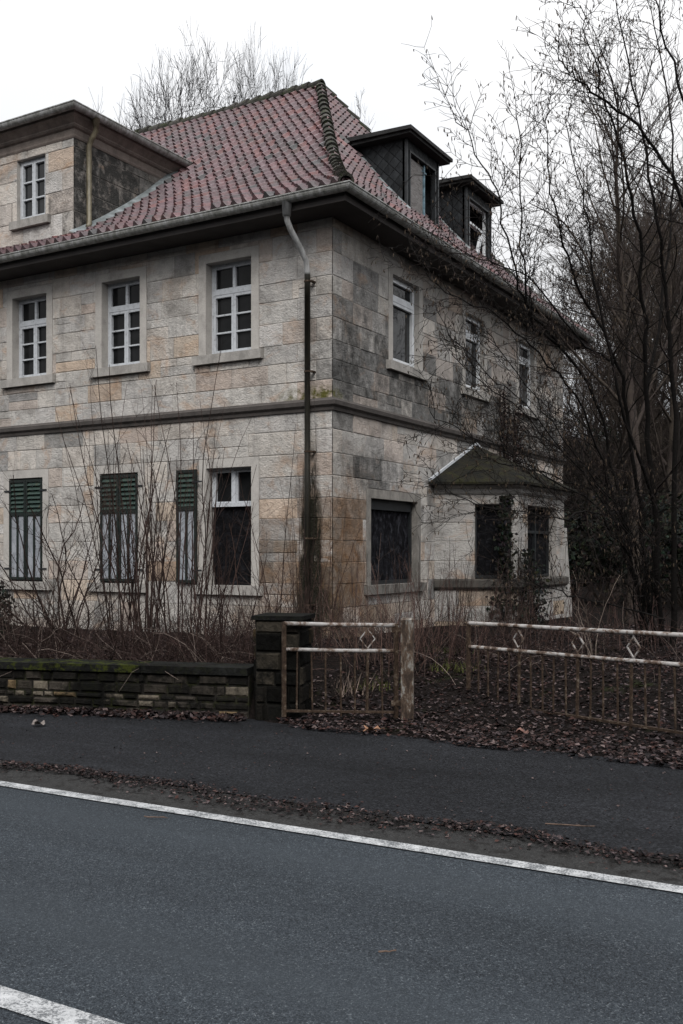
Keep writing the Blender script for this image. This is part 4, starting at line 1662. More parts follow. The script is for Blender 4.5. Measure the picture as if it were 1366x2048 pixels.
post = empty('gate_post', at(815, 1447, 10.0), R(YAW))
tag(post, 'square gate post with white paint peeling off rust', 'post')
pp = at(815, 1447, 10.0)
mb = MB()
s_, c_ = math.sin(R(YAW - 8)), math.cos(R(YAW - 8))
a1, b1 = Vector((c_, s_)), Vector((-s_, c_))
hw = 0.062
for (z0, z1) in ((-0.05, 1.03),):
    ring = [pp.xy + a1 * x * hw + b1 * y * hw for x, y in ((-1, -1), (1, -1), (1, 1), (-1, 1))]
    mb.hexa([(r_.x, r_.y, z0) for r_ in ring] + [(r_.x, r_.y, z1) for r_ in ring])
mb.build('shaft', 'peeling_paint', post)
mb = MB()
ring = [pp.xy + a1 * x * (hw + 0.006) + b1 * y * (hw + 0.006) for x, y in ((-1, -1), (1, -1), (1, 1), (-1, 1))]
mb.hexa([(r_.x, r_.y, 1.031) for r_ in ring] + [(pp.x + (r_.x - pp.x) * 0.8, pp.y + (r_.y - pp.y) * 0.8, 1.05) for r_ in ring])
mb.build('cap', 'peeling_paint', post)
for z in (0.93, 0.2):
    mb = MB()
    mb.bar(Vector((pp.x, pp.y, z)) - Vector((a1.x, a1.y, 0)) * 0.06, Vector((pp.x, pp.y, z)) - Vector((a1.x, a1.y, 0)) * 0.16, 0.03, 0.05)
    mb.build('hinge', 'rusty_iron', post)


# ------------------------------------------------------------------ plants
def branch(mb, p, d, length, r, nseg, rng, wander=0.18, up=0.0, sides=4, tip=0.25):
    """one wandering branch; returns its points, directions and radii"""
    pts, rad, dirs = [Vector(p)], [r], [Vector(d).normalized()]
    cur = Vector(p)
    dr = Vector(d).normalized()
    st = length / nseg
    for i in range(nseg):
        dr = (dr + Vector((rng.gauss(0, wander), rng.gauss(0, wander), rng.gauss(0, wander) + up))).normalized()
        cur = cur + dr * st
        pts.append(cur.copy())
        dirs.append(dr.copy())
        rad.append(r * lerp(1, tip, (i + 1) / nseg))
    mb.tube(pts, rad, sides, cap=False)
    return pts, dirs, rad


def side_dir(d, ang, rng, az=None):
    a = d.orthogonal().normalized()
    b = d.cross(a).normalized()
    t = rng.uniform(0, 2 * math.pi) if az is None else az
    return (d * math.cos(ang) + (a * math.cos(t) + b * math.sin(t)) * math.sin(ang)).normalized()


def tree_meshes(seed, H=10.0, spread=1.0, dense=1.0, trunk_clear=0.25, upright=0.08, mat='woodland_bark'):
    """a bare tree 10 m tall: trunk mesh, crown mesh"""
    rng = random.Random(seed)
    tr, cw = MB(), MB()
    pts, dirs, rad = branch(tr, (0, 0, -0.4), (0, 0, 1), H * 0.9, H * 0.012, 14, rng, 0.045, 0.10, 7, 0.10)
    n1 = int(26 * dense)
    for i in range(n1):
        t = lerp(trunk_clear, 0.99, ((i + rng.random()) / n1) ** 0.85)
        k = min(int(t * 14), 13)
        f = t * 14 - k
        p = pts[k].lerp(pts[k + 1], f)
        r = lerp(rad[k], rad[k + 1], f)
        L1_ = H * lerp(0.42, 0.13, t) * spread * rng.uniform(0.75, 1.15)
        d = side_dir(Vector((0, 0, 1)), R(rng.uniform(22, 55)), rng, i * 2.4 + rng.uniform(-.5, .5))
        p1, d1, r1 = branch(cw, p, d, L1_, max(r * 0.5, H * 0.0016), 8, rng, 0.09, upright, 4, 0.22)
        n2 = int(10 * dense)
        for j in range(n2):
            t2 = lerp(0.15, 1.0, (j + rng.random()) / n2)
            k2 = min(int(t2 * 8), 7)
            q = p1[k2].lerp(p1[k2 + 1], t2 * 8 - k2)
            L2 = L1_ * rng.uniform(0.25, 0.48) * (1.2 - 0.5 * t2)
            d2 = side_dir(d1[k2], R(rng.uniform(20, 50)), rng)
            p2, e2, r2 = branch(cw, q, d2, L2, max(r1[k2] * 0.42, H * 0.0006), 4, rng, 0.12, upright * 1.3, 3, 0.4)
            for l in range(int(8 * dense)):
                t3 = rng.uniform(0.12, 1.0)
                k3 = min(int(t3 * 4), 3)
                q3 = p2[k3].lerp(p2[k3 + 1], t3 * 4 - k3)
                d3 = side_dir(e2[k3], R(rng.uniform(18, 48)), rng)
                branch(cw, q3, d3, L2 * rng.uniform(0.3, 0.65), H * 0.00045, 2, rng, 0.15, upright, 3, 0.5)
    zs = sorted(v[2] for v in cw.v)
    k = 10.0 / zs[int(len(zs) * 0.999)]
    sx, sy = pts[-2].x, pts[-2].y
    for m_ in (tr, cw):
        m_.v = [((x - sx * max(z, 0) / H) * k, (y - sy * max(z, 0) / H) * k, z * k) for x, y, z in m_.v]
    return tr.mesh('trunk', mat, True), cw.mesh('crown', mat, True)


def put_tree(meshes, name, loc, s, rz, label, cat='tree', group=None, wide=1.0):
    e = empty(name, loc, rz)
    e.scale = (s * wide, s * wide, s)
    tag(e, label, cat, group)
    for nm, me in zip(('trunk', 'crown'), meshes):
        o = bpy.data.objects.new(nm, me)
        COL.objects.link(o)
        o.parent = e
    return e


def fork_meshes(seed, clear=0.3, ang=22, depth=8, H=10.0, mat='woodland_bark'):
    """a bare tree that forks again and again into fine twigs, 10 m tall"""
    rng = random.Random(seed)
    tr, cw = MB(), MB()
    pts, dirs, rad = branch(tr, (0, 0, -0.4), (0, 0, 1), H * clear + 0.4, H * 0.013, 6, rng, 0.04, 0.1, 7, 0.75)

    def grow(p, d, L, r, lev):
        q, dd_, rr = branch(tr if lev < 2 else cw, p, d, L, r, 4 if lev < 5 else 3, rng, 0.10 + 0.012 * lev, 0.03, 6 if lev < 2 else (4 if lev < 4 else 3), 0.72)
        if lev >= depth:
            return
        n = 3 if rng.random() < (0.55 if lev < 3 else 0.28) else 2
        for k in range(n):
            nd = side_dir(dd_[-1], R(ang * rng.uniform(0.5, 1.5)), rng)
            grow(q[-1], (nd + Vector((0, 0, 0.10))).normalized(), L * rng.uniform(0.68, 0.92), max(rr[-1] * rng.uniform(0.62, 0.85), H * 0.00045), lev + 1)
        if lev > 1 and rng.random() < 0.9:
            k = rng.randint(1, len(q) - 2)
            nd = side_dir(dd_[k], R(rng.uniform(30, 55)), rng)
            grow(q[k], nd, L * rng.uniform(0.45, 0.7), max(rr[k] * 0.45, H * 0.00045), min(depth, lev + 3))
    for k in range(3):
        nd = side_dir(Vector((0, 0, 1)), R(rng.uniform(8, 24)), rng, k * 2.1)
        grow(pts[-1], nd, H * 0.17, rad[-1] * 0.75, 0)
    zs = sorted(v[2] for v in cw.v)
    k = 10.0 / zs[int(len(zs) * 0.9985)]
    cx = sum(v[0] for v in cw.v) / len(cw.v)
    cy = sum(v[1] for v in cw.v) / len(cw.v)
    for m_ in (tr, cw):
        m_.v = [((x - cx * max(z, 0) / H) * k, (y - cy * max(z, 0) / H) * k, z * k) for x, y, z in m_.v]
    return tr.mesh('trunk', mat, True), cw.mesh('crown', mat, True)


TV = [tree_meshes(101, spread=0.8, dense=1.0, upright=0.13), fork_meshes(7), fork_meshes(8, clear=0.18, ang=20), fork_meshes(9, clear=0.24, ang=26), tree_meshes(303, spread=0.75, dense=0.9, trunk_clear=0.12, upright=0.10)]

TB = [fork_meshes(7, clear=0.3, ang=22, depth=8, mat='dark_bark'), fork_meshes(9, clear=0.24, ang=24, depth=8, mat='dark_bark'), tree_meshes(713, spread=0.8, dense=0.95, trunk_clear=0.2, upright=0.05, mat='dark_bark')]
# trees behind the roof
for (px, top, d, v, wd0, rz, lab) in (
        (398, 112, 36, 0, 0.60, 0.3, 'tallest bare tree rising behind the roof ridge'),
        (312, 205, 38, 1, 0.5, 2.0, 'bare tree behind the ridge nearest the stone attic storey'),
        (475, 165, 37, 2, 0.9, 4.1, 'bare tree behind the ridge between the tallest one and the one near the apex'),
        (570, 138, 40, 1, 0.38, 5.2, 'bare tree behind the ridge just beside the roof apex'),
        (712, 185, 38, 2, 0.5, 1.1, 'thin bare tree tip behind the far hip next to the boarded dormer')):
    p = at(px, 1105, d)
    gz = ground_z(p.x, p.y)
    topz = at(px, top, d).z
    put_tree(TB[v], 'bare_tree', (p.x, p.y, gz), (topz - gz) / 10, rz, lab, wide=wd0)

# woodland beyond the house
rng = random.Random(64)
spots = []
for i in range(26):
    px = rng.uniform(1140, 1540)
    d = rng.choice([rng.uniform(28, 40), rng.uniform(32, 52), rng.uniform(45, 80)])
    spots.append((px, d))
for i in range(22):
    spots.append((rng.uniform(1118, 1480), rng.uniform(29, 58)))
for k, (px, d) in enumerate(spots):
    p = at(px, 1105, d)
    if p.x < -6.5 and p.y < 26:
        continue
    gz = ground_z(p.x, p.y)
    hgt = rng.uniform(8.5, 14.5) if px > 1230 else rng.uniform(5, 7.5)
    hgt *= (0.62 + d / 90)
    if k >= 26:
        hgt = rng.uniform(4.5, 7.0) * (0.7 + d / 100)
    v = (0, 4, 1, 0, 4, 3, 0, 4, 2)[k % 9]
    put_tree(TV[v], 'woodland_tree', (p.x, p.y, gz - 0.1), hgt / 10, rng.uniform(0, 6.28),
             'slender bare tree in the dense wood beyond the house', group='bare trees of the wood beyond the house', wide=1.45 if v in (1, 2, 3) else 1.05)

# ------------------------------------------------------------------ the big hazel in front of the side wall
rng = random.Random(31)
hz = empty('hazel_tree', at(1300, 1290, 14.0))
tag(hz, 'large many stemmed bare hazel hung with catkins, leaning over the side wall', 'tree')
STEMS = [
    ([(1290, 1290, 14.0), (1262, 1120, 13.8), (1240, 1000, 13.6), (1190, 800, 13.2), (1120, 690, 12.8), (1062, 628, 12.3), (1035, 560, 12.0), (1003, 420, 11.6), (965, 325, 11.4), (912, 226, 11.2)], 0.042),
    ([(1300, 1290, 14.0), (1255, 1080, 13.7), (1215, 960, 13.3), (1150, 790, 12.6), (1060, 695, 12.0), (985, 625, 11.6), (900, 585, 11.3), (826, 520, 11.1)], 0.028),
    ([(1120, 690, 12.8), (1062, 645, 12.4), (1046, 520, 12.1), (1040, 360, 11.8), (1032, 213, 11.6)], 0.026),
    ([(1310, 1290, 14.2), (1285, 1080, 14.0), (1262, 900, 13.6), (1232, 720, 13.2), (1165, 590, 12.9), (1120, 460, 12.5), (1098, 330, 12.2), (1092, 235, 12.0)], 0.055),
    ([(1325, 1290, 13.9), (1305, 1000, 13.4), (1292, 800, 13.1), (1288, 640, 12.8), (1270, 430, 12.4), (1232, 260, 12.0), (1195, 150, 11.8), (1160, 10, 11.5)], 0.065),
    ([(1345, 1290, 13.6), (1350, 900, 12.8), (1335, 620, 12.4), (1310, 400, 12.0), (1268, 170, 11.7), (1225, -40, 11.4)], 0.06),
    ([(1380, 1290, 13.5), (1420, 800, 12.4), (1385, 480, 11.6), (1310, 300, 11.2), (1215, 205, 10.9), (1150, 155, 10.8), (1116, 104, 10.7)], 0.05),
    ([(1400, 1290, 13.4), (1420, 700, 12.2), (1385, 320, 11.4), (1335, 90, 11.0), (1295, -60, 10.8)], 0.05),
    ([(1262, 1120, 13.8), (1200, 1030, 13.0), (1121, 1036, 12.4), (1064, 1024, 12.1), (952, 1008, 11.7), (872, 962, 11.5)], 0.020),
    ([(1330, 1240, 13.2), (1180, 1200, 12.4), (1089, 1176, 12.0), (1050, 1150, 11.8)], 0.016),
    ([(1232, 720, 13.2), (1170, 690, 12.6), (1060, 560, 12.0), (960, 520, 11.7), (880, 470, 11.5)], 0.018),
    ([(1305, 1000, 13.4), (1240, 800, 12.6), (1190, 560, 12.2), (1170, 420, 12.0), (1130, 240, 11.8)], 0.035),
    ([(1292, 800, 13.1), (1330, 560, 13.3), (1345, 320, 13.2), (1325, 120, 13.0), (1290, -20, 12.8)], 0.035),
    ([(1240, 1000, 13.6), (1130, 960, 13.0), (1020, 930, 12.6), (930, 900, 12.3)], 0.016),
]


_r = random.Random(313)
for _k in range(7):
    tx, ty = _r.uniform(850, 1120), _r.uniform(500, 900)
    mx_, my_ = lerp(1270, tx, 0.5) + _r.uniform(-20, 60), lerp(1120, ty, 0.5) + _r.uniform(-90, 30)
    dd0 = _r.uniform(12.2, 14.5)
    STEMS.append(([(1300 + _r.uniform(-30, 50), 1290, 14.2), (1262 + _r.uniform(-25, 40), 1080, lerp(14, dd0, 0.4)), (mx_, my_, dd0), (lerp(mx_, tx, 0.55), lerp(my_, ty, 0.6) + 12, dd0 - 0.4), (tx, ty, dd0 - 0.7)], _r.uniform(0.009, 0.016)))


def bez(pts, n):
    """Catmull-Rom through the points"""
    out = []
    m = len(pts)
    for i in range(m - 1):
        p0, p1, p2, p3 = pts[max(i - 1, 0)], pts[i], pts[i + 1], pts[min(i + 2, m - 1)]
        for k in range(n):
            t = k / n
            out.append(0.5 * ((2 * p1) + (p2 - p0) * t + (2 * p0 - 5 * p1 + 4 * p2 - p3) * t * t + (3 * p1 - p0 - 3 * p2 + p3) * t ** 3))
    out.append(pts[-1])
    return out


tr, cw, ck = MB(), MB(), MB()
HC = [(0.010, 0.009, 0.0085), (0.014, 0.012, 0.011), (0.022, 0.017, 0.016)]


def catkin(p, rng, L=0.045):
    d = Vector((rng.gauss(0, .25), rng.gauss(0, .25), -1)).normalized()
    ck.setcol(rng.choice([(0.05, 0.036, 0.026), (0.035, 0.026, 0.02), (0.075, 0.055, 0.038)]))
    ck.tube([p, p + d * L * 0.3, p + d * L * 0.75, p + d * L], [0.002, 0.0055, 0.0055, 0.002], 4, cap=False)


for px_pts, r0 in STEMS:
    P = bez([at(*q) for q in px_pts], 5)
    for i in range(1, len(P) - 1):
        P[i] = P[i] + Vector((rng.gauss(0, .018), rng.gauss(0, .03), rng.gauss(0, .018)))
    n = len(P)
    tot = sum((P[i + 1] - P[i]).length for i in range(n - 1))
    rad = [lerp(r0 * 0.82, 0.005, (i / (n - 1)) ** 0.7) for i in range(n)]
    tr.setcol(HC[0])
    tr.tube(P, rad, 6, cap=False)
    acc = 0
    for i in range(1, n - 1):
        sl = (P[i + 1] - P[i]).length
        acc += sl
        t = i / (n - 1)
        d = (P[i + 1] - P[i]).normalized()
        if t < 0.28 and r0 > 0.03:
            if rng.random() > 0.2:
                continue
        for _ in range(2 if rng.random() < 0.35 else 1):
            q = P[i].lerp(P[i + 1], rng.random())
            L = rng.uniform(0.45, 1.25) * (1.15 - 0.45 * t)
            ds = side_dir(d, R(rng.uniform(28, 62)), rng)
            ds = (ds + Vector((0, 0, 0.15))).normalized()
            cw.setcol(rng.choice(HC))
            p1, d1, r1 = branch(cw, q, ds, L, max(0.0045, rad[i] * 0.38), 6, rng, 0.15, 0.03, 4, 0.4)
            for j in range(1, 7):
                for _k in range(2 if rng.random() < 0.75 else 1):
                    d2 = side_dir(d1[j], R(rng.uniform(25, 60)), rng)
                    L2 = L * rng.uniform(0.15, 0.42)
                    p2, e2, r2 = branch(cw, p1[j], d2, L2, 0.0032, 3, rng, 0.2, 0.02, 3, 0.55)
                    if rng.random() < 0.55:
                        for _c in range(rng.choice([1, 1, 2])):
                            catkin(p2[rng.choice([2, 3])], rng, rng.uniform(0.03, 0.055))
                    if rng.random() < 0.45:
                        d3 = side_dir(e2[2], R(rng.uniform(25, 50)), rng)
                        branch(cw, p2[1], d3, L2 * 0.6, 0.0028, 2, rng, 0.2, 0, 3, 0.6)
tr.build('trunk', 'bark', hz, True)
cw.build('crown', 'bark', hz, True)
tag(ck.build('catkins', 'leaf', hz, True), kind='stuff')

# thick upright trunk behind the hazel
mbt = tree_meshes(515, H=11, spread=1.0, dense=0.9, trunk_clear=0.35)
p = at(1262, 1105, 19.0)
put_tree(mbt, 'bare_tree', (p.x, p.y, ground_z(p.x, p.y)), 1.15, 0.8, 'thick dark upright trunk standing close behind the hazel')


# ------------------------------------------------------------------ bare shrubs in the garden
def shrub(loc, n, hmin, hmax, lean, rng, r=0.008, twigs=5, col=(0.032, 0.022, 0.019), base=0.18, wander=0.06, twl=0.3, arch=0.0):
    mb = MB()
    for i in range(n):
        a = rng.uniform(0, 2 * math.pi)
        rr = base * math.sqrt(rng.random())
        p = Vector(loc) + Vector((rr * math.cos(a), rr * math.sin(a), -0.05))
        H = rng.uniform(hmin, hmax)
        tilt = abs(rng.gauss(0, lean))
        d = Vector((math.cos(a) * math.sin(tilt), math.sin(a) * math.sin(tilt), math.cos(tilt)))
        k = rng.uniform(0.6, 1.35)
        mb.setcol(tuple(x * k for x in col))
        ns = 9
        pts, dirs, rad = branch(mb, p, d, H, r * rng.uniform(0.6, 1.25), ns, rng, wander, -arch, 4, 0.3)
        for _ in range(twigs):
            t = rng.uniform(0.25, 0.97)
            kk = min(int(t * ns), ns - 1)
            q = pts[kk].lerp(pts[kk + 1], t * ns - kk)
            d2 = side_dir(dirs[kk], R(rng.uniform(18, 50)), rng)
            L2 = H * twl * rng.uniform(0.4, 1.1) * (1.2 - 0.7 * t)
            p2, e2, r2 = branch(mb, q, d2, L2, rad[kk] * 0.55, 4, rng, 0.12, 0.04, 3, 0.4)
            for _2 in range(2):
                t3 = rng.randint(1, 3)
                d3 = side_dir(e2[t3], R(rng.uniform(20, 50)), rng)
                branch(mb, p2[t3], d3, L2 * rng.uniform(0.25, 0.5), rad[kk] * 0.35, 2, rng, 0.12, 0.03, 3, 0.5)
    return mb


rng = random.Random(88)


def gpt(px, d):
    p = at(px, 1105, d)
    return Vector((p.x, p.y, ground_z(p.x, p.y)))


SHR = [
    (140, 12.8, dict(n=16, hmin=1.3, hmax=2.6, lean=0.5, r=0.014, twigs=9, base=0.15, wander=0.11, twl=0.42, arch=0.01), 'spreading bare shrub with arching dark branches before the closed shutters next to the mossy coping'),
    (262, 12.6, dict(n=22, hmin=2.0, hmax=4.0, lean=0.18, r=0.010, twigs=6, base=0.3, wander=0.05), 'tall bare shrub of upright rods before the shutters with yellowed slats'),
    (345, 12.0, dict(n=34, hmin=1.9, hmax=3.8, lean=0.13, r=0.009, twigs=5, base=0.4, wander=0.045, col=(0.036, 0.024, 0.021)), 'densest thicket of bare upright rods before the open shutter leaf'),
    (455, 11.8, dict(n=28, hmin=0.9, hmax=2.1, lean=0.28, r=0.007, twigs=5, base=0.45, col=(0.036, 0.023, 0.020)), 'low reddish bare shrub under the window with the dark lower half'),
    (575, 12.4, dict(n=30, hmin=0.9, hmax=2.4, lean=0.26, r=0.006, twigs=5, base=0.5, col=(0.046, 0.028, 0.023)), 'reddish thorny shrub behind the stone gate pier'),
    (690, 12.6, dict(n=40, hmin=0.7, hmax=1.7, lean=0.3, r=0.005, twigs=4, base=0.65, col=(0.06, 0.042, 0.036)), 'tangled bare shrub behind the short gate leaf'),
    (40, 12.2, dict(n=26, hmin=0.6, hmax=1.5, lean=0.45, r=0.008, twigs=6, base=0.5), 'low bare shrub on the wall edge beside the frame end of the mossy coping'),
    (865, 14.0, dict(n=26, hmin=0.9, hmax=1.7, lean=0.10, r=0.005, twigs=2, base=0.5, wander=0.04), 'thin clump of upright stalks at the wall between curtained window and bay'),
    (955, 14.6, dict(n=42, hmin=0.8, hmax=1.6, lean=0.10, r=0.005, twigs=2, base=0.7, wander=0.04), 'thick clump of upright stalks under the bay sill'),
    (770, 12.2, dict(n=44, hmin=0.6, hmax=1.6, lean=0.35, r=0.0055, twigs=5, base=0.55, col=(0.085, 0.054, 0.045)), 'reddish brown brush close behind the peeling gate post'),
    (880, 12.6, dict(n=46, hmin=0.5, hmax=1.5, lean=0.33, r=0.0055, twigs=5, base=0.65, col=(0.08, 0.050, 0.043)), 'reddish brown brush filling the gap between the two gate leaves'),
    (1050, 13.6, dict(n=40, hmin=0.5, hmax=1.4, lean=0.3, r=0.005, twigs=4, base=0.7, col=(0.075, 0.050, 0.043)), 'brown brush in front of the ivy on the bay'),
    (1120, 15.0, dict(n=36, hmin=0.5, hmax=1.3, lean=0.32, r=0.005, twigs=4, base=0.9, col=(0.07, 0.044, 0.038)), 'dark reddish brush below the far corner of the bay'),
    (1245, 14.6, dict(n=40, hmin=0.4, hmax=1.1, lean=0.4, r=0.005, twigs=4, base=1.0, col=(0.075, 0.047, 0.041)), 'dark reddish brush round the foot of the hazel'),
    (1350, 14.0, dict(n=36, hmin=0.4, hmax=1.0, lean=0.4, r=0.005, twigs=4, base=0.9, col=(0.08, 0.052, 0.046)), 'dark reddish brush behind the last diamond of the long gate leaf'),
    (1190, 12.4, dict(n=5, hmin=0.7, hmax=1.3, lean=0.35, r=0.010, twigs=4, base=0.06, wander=0.12, col=(0.16, 0.13, 0.11)), 'small pale forked sapling behind the long gate leaf'),
]
for (px, d, kw, lab) in SHR:
    mb = shrub(gpt(px, d), rng=rng, **kw)
    tag(mb.build('bare_shrub', 'bark'), lab, 'shrub')

# long lone rods that climb the corner
mb = shrub(gpt(600, 12.0), 7, 2.2, 3.6, 0.10, rng, r=0.006, twigs=3, base=0.35, wander=0.03, twl=0.15)
tag(mb.build('bare_shrub', 'bark'), 'few long thin rods rising in front of the corner downpipe', 'shrub')

# bramble tangle over the garden floor: nobody could count the stems
mb = MB()
rng = random.Random(19)
for i in range(5600):
    if i < 3300:
        t = rng.random()
        base = WALL_A.lerp(WALL_B, lerp(0.25, 1.0, t))
        off = abs(rng.gauss(0, 1.5)) + 0.42
        p = base + Vector((-wd_.y, wd_.x)) * off
    else:
        p = Vector((rng.uniform(-8.5, 0.5), 9.2 + 4.6 * rng.random() ** 0.7))
        if p.x > -3.9 and (p.y < 10.9 or rng.random() < 0.5):
            continue
        if p.x > -4.9 and p.y < 10.2:
            continue
    if p.y > HY - 0.15 and p.x < HX + 0.15:
        continue
    k = rng.uniform(0.5, 1.5)
    c = rng.choice([(0.03, 0.020, 0.018), (0.045, 0.029, 0.025), (0.025, 0.018, 0.017), (0.12, 0.095, 0.082)] if rng.random() < 0.45 else [(0.026, 0.017, 0.0155)])
    mb.setcol(tuple(x * k for x in c))
    a = rng.uniform(0, 6.28)
    tl_ = rng.uniform(0.2, 1.25)
    d = Vector((math.cos(a) * math.sin(tl_), math.sin(a) * math.sin(tl_), math.cos(tl_)))
    branch(mb, (p.x, p.y, ground_z(p.x, p.y) - 0.02), d, rng.uniform(0.25, 1.05), rng.uniform(0.002, 0.0045), 6, rng, 0.16, -0.08, 3, 0.5)
tag(mb.build('brambles', 'bark'), 'dry brown bramble tangle covering the garden floor behind the wall', 'brambles', kind='stuff')


# ------------------------------------------------------------------ leaves
LEAFC = [(0.015, 0.0095, 0.0095), (0.025, 0.0145, 0.013), (0.011, 0.008, 0.0085), (0.038, 0.022, 0.020), (0.021, 0.016, 0.017), (0.009, 0.007, 0.007), (0.10, 0.074, 0.070), (0.038, 0.018, 0.015), (0.06, 0.045, 0.046)]


def leaf(mb, p, s, rng, flat=0.35, col=None):
    c = col or rng.choice(LEAFC)
    k = rng.uniform(0.6, 1.2)
    mb.setcol(tuple(x * k for x in c))
    a = rng.uniform(0, 6.28)
    u = Vector((math.cos(a), math.sin(a), rng.gauss(0, flat)))
    u.normalize()
    v = u.cross(Vector((rng.gauss(0, flat), rng.gauss(0, flat), 1))).normalized()
    wv = v * s * rng.uniform(0.3, 0.45)
    up = u.cross(v) * s * rng.uniform(-0.25, 0.25)
    A, B = p - u * s * 0.5, p + u * s * 0.5
    mb.face([A, p - wv + up, B])
    mb.face([A, B, p + wv + up])


mb = MB()
rng = random.Random(4)
i = 0
while i < 9000:
    x = rng.uniform(-9.5, 2.2)
    wob = 0.06 * math.sin(x * 2.1) + 0.04 * math.sin(x * 5.3 + 1)
    y = 5.63 + wob + 0.012 * (x + 3.5) + rng.gauss(0, 0.085) * (1 + 0.3 * math.sin(x * 1.3))
    if not 5.36 < y < 6.15:
        continue
    i += 1
    q = math.exp(-((y - 5.63 - 0.012 * (x + 3.5) - wob) / 0.13) ** 2)
    leaf(mb, Vector((x, y, 0.016 + rng.random() * 0.03 * q)), rng.uniform(0.010, 0.042), rng, 0.25, None if rng.random() < 0.6 else (0.008, 0.0065, 0.006))
tag(mb.build('gutter_leaves', 'leaf'), 'dark band of rotting leaves between road shoulder and footway', 'leaves', kind='stuff')

mb = MB()
rng = random.Random(14)
i = 0
while i < 56000:
    x, y = rng.uniform(-5.9, 6.5), 8.1 + 10.5 * rng.random() ** 1.6
    if wall_side(x, y) < 0.05 and x < -5.6:
        continue
    edge = 8.28 + 0.12 * math.sin(x * 1.7) + 0.1 * math.sin(x * 4.1)
    if x > -3.6:
        edge -= 0.22
    if y < edge + rng.gauss(0, 0.10):
        continue
    if x < HX + 0.1 and y > HY:
        continue
    i += 1
    z = max(ground_z(x, y), 0.012) + rng.random() * 0.035
    leaf(mb, Vector((x, y, z + 0.01)), rng.uniform(0.016, 0.062) * (1.6 if rng.random() < 0.08 else 1.0), rng, 0.22)
# drift along the foot of the garden wall
for _ in range(2600):
    u = rng.uniform(1.5, WL)
    q = WALL_A + wd_ * u + Vector((wd_.y, -wd_.x)) * (0.04 + abs(rng.gauss(0, 0.11)))
    leaf(mb, Vector((q.x, q.y, 0.02 + rng.random() * 0.05)), rng.uniform(0.03, 0.08), rng, 0.5)
# garden floor behind the wall
for _ in range(5000):
    u = rng.uniform(1.5, WL)
    q = WALL_A + wd_ * u + Vector((-wd_.y, wd_.x)) * rng.uniform(0.4, 4.5)
    if q.y > HY - 0.1:
        continue
    leaf(mb, Vector((q.x, q.y, ground_z(q.x, q.y) + 0.02 + rng.random() * 0.06)), rng.uniform(0.04, 0.1), rng, 0.5)
tag(mb.build('leaf_litter', 'leaf'), 'deep brown leaf litter over the ground behind and under the gate', 'leaves', kind='stuff')

mb = MB()
rng = random.Random(24)
for _ in range(2200):
    x = rng.uniform(-9.5, 2.5)
    y = rng.uniform(5.9, 8.4) if rng.random() < 0.72 else rng.uniform(5.27, 5.6)
    leaf(mb, Vector((x, y, 0.022)), rng.uniform(0.006, 0.026), rng, 0.25)
tag(mb.build('loose_leaves', 'leaf'), 'scattered crumbs of leaf on the footway and road shoulder', 'leaves', kind='stuff')


def big_leaf(px, py, s, col, label, rot):
    d = 1.66 * F / (py - 1105)
    p = at(px, py, d)
    p.z = 0.035
    mb = MB()
    mb.setcol(col)
    n = 14
    ring = []
    for k in range(n):
        a = 2 * math.pi * k / n
        rr = s * (0.62 + 0.38 * abs(math.cos(2.5 * a))) * 0.5
        ring.append(p + Vector((math.cos(a + rot) * rr, math.sin(a + rot) * rr, 0.025 * math.sin(3 * a) + 0.02)))
    for k in range(n):
        mb.face([p, ring[k], ring[(k + 1) % n]])
    e = ring[0]
    mb.tube([p, p + (e - p) * 1.5], [0.002, 0.0015], 4)
    tag(mb.build('fallen_leaf', 'leaf'), label, 'leaf')


big_leaf(742, 1460, 0.17, (0.22, 0.12, 0.075), 'large curled orange brown leaf lying before the short gate leaf', 0.4)
big_leaf(1046, 1465, 0.15, (0.15, 0.085, 0.07), 'large reddish leaf on the litter under the long gate leaf', 1.9)
big_leaf(78, 1447, 0.14, (0.15, 0.13, 0.12), 'pale dry leaf alone on the footway near the mossy wall', 2.6)


def twig(px, py, L, ang, label):
    d = 1.69 * F / (py - 1105)
    p = at(px, py, d)
    p.z = 0.014
    rr = random.Random(int(px))
    mb = MB()
    mb.setcol((0.10, 0.07, 0.055))
    dv = Vector((math.cos(ang), math.sin(ang), 0))
    sd_ = Vector((-dv.y, dv.x, 0))
    pts = [p + dv * L * (k / 5 - 0.5) + sd_ * rr.uniform(-.006, .006) + Vector((0, 0, rr.uniform(0, .004))) for k in range(6)]
    mb.tube(pts, [0.004, 0.0042, 0.004, 0.0035, 0.003, 0.002], 6)
    mb.tube([pts[3], pts[3] + dv * 0.03 + sd_ * 0.025], [0.0025, 0.0015], 5)
    tag(mb.build('twig', 'bark'), label, 'twig')


twig(775, 1905, 0.075, R(YAW), 'small brown twig alone on the open asphalt')
twig(312, 1636, 0.16, R(YAW - 12), 'dark twig on the asphalt just inside the edge line')
twig(1140, 1652, 0.30, R(YAW - 10), 'long thin twig on the footway beside the leaf band')

# ------------------------------------------------------------------ ivy, creeper, evergreens
def leaf_cloud(mb, n, fn, rng, smin, smax, cols):
    for _ in range(n):
        p, nrm = fn(rng)
        mb.setcol(tuple(x * rng.uniform(0.6, 1.4) for x in rng.choice(cols)))
        s = rng.uniform(smin, smax)
        nn = (nrm + Vector((rng.gauss(0, .5), rng.gauss(0, .5), rng.gauss(0, .5)))).normalized()
        a = side_dir(nn, R(90), rng)
        b = nn.cross(a)
        mb.face([p - a * s * 0.5, p - b * s * 0.38 - nn * s * .1, p + a * s * 0.6, p + b * s * 0.38 - nn * s * .1])


IV = [(0.008, 0.010, 0.007), (0.010, 0.0125, 0.0085), (0.008, 0.0085, 0.007), (0.015, 0.0155, 0.011)]
rng = random.Random(55)
ivy = empty('ivy', (B1[0], B1[1], GZ))
tag(ivy, 'dark ivy climbing the bay between its two windows', 'ivy')


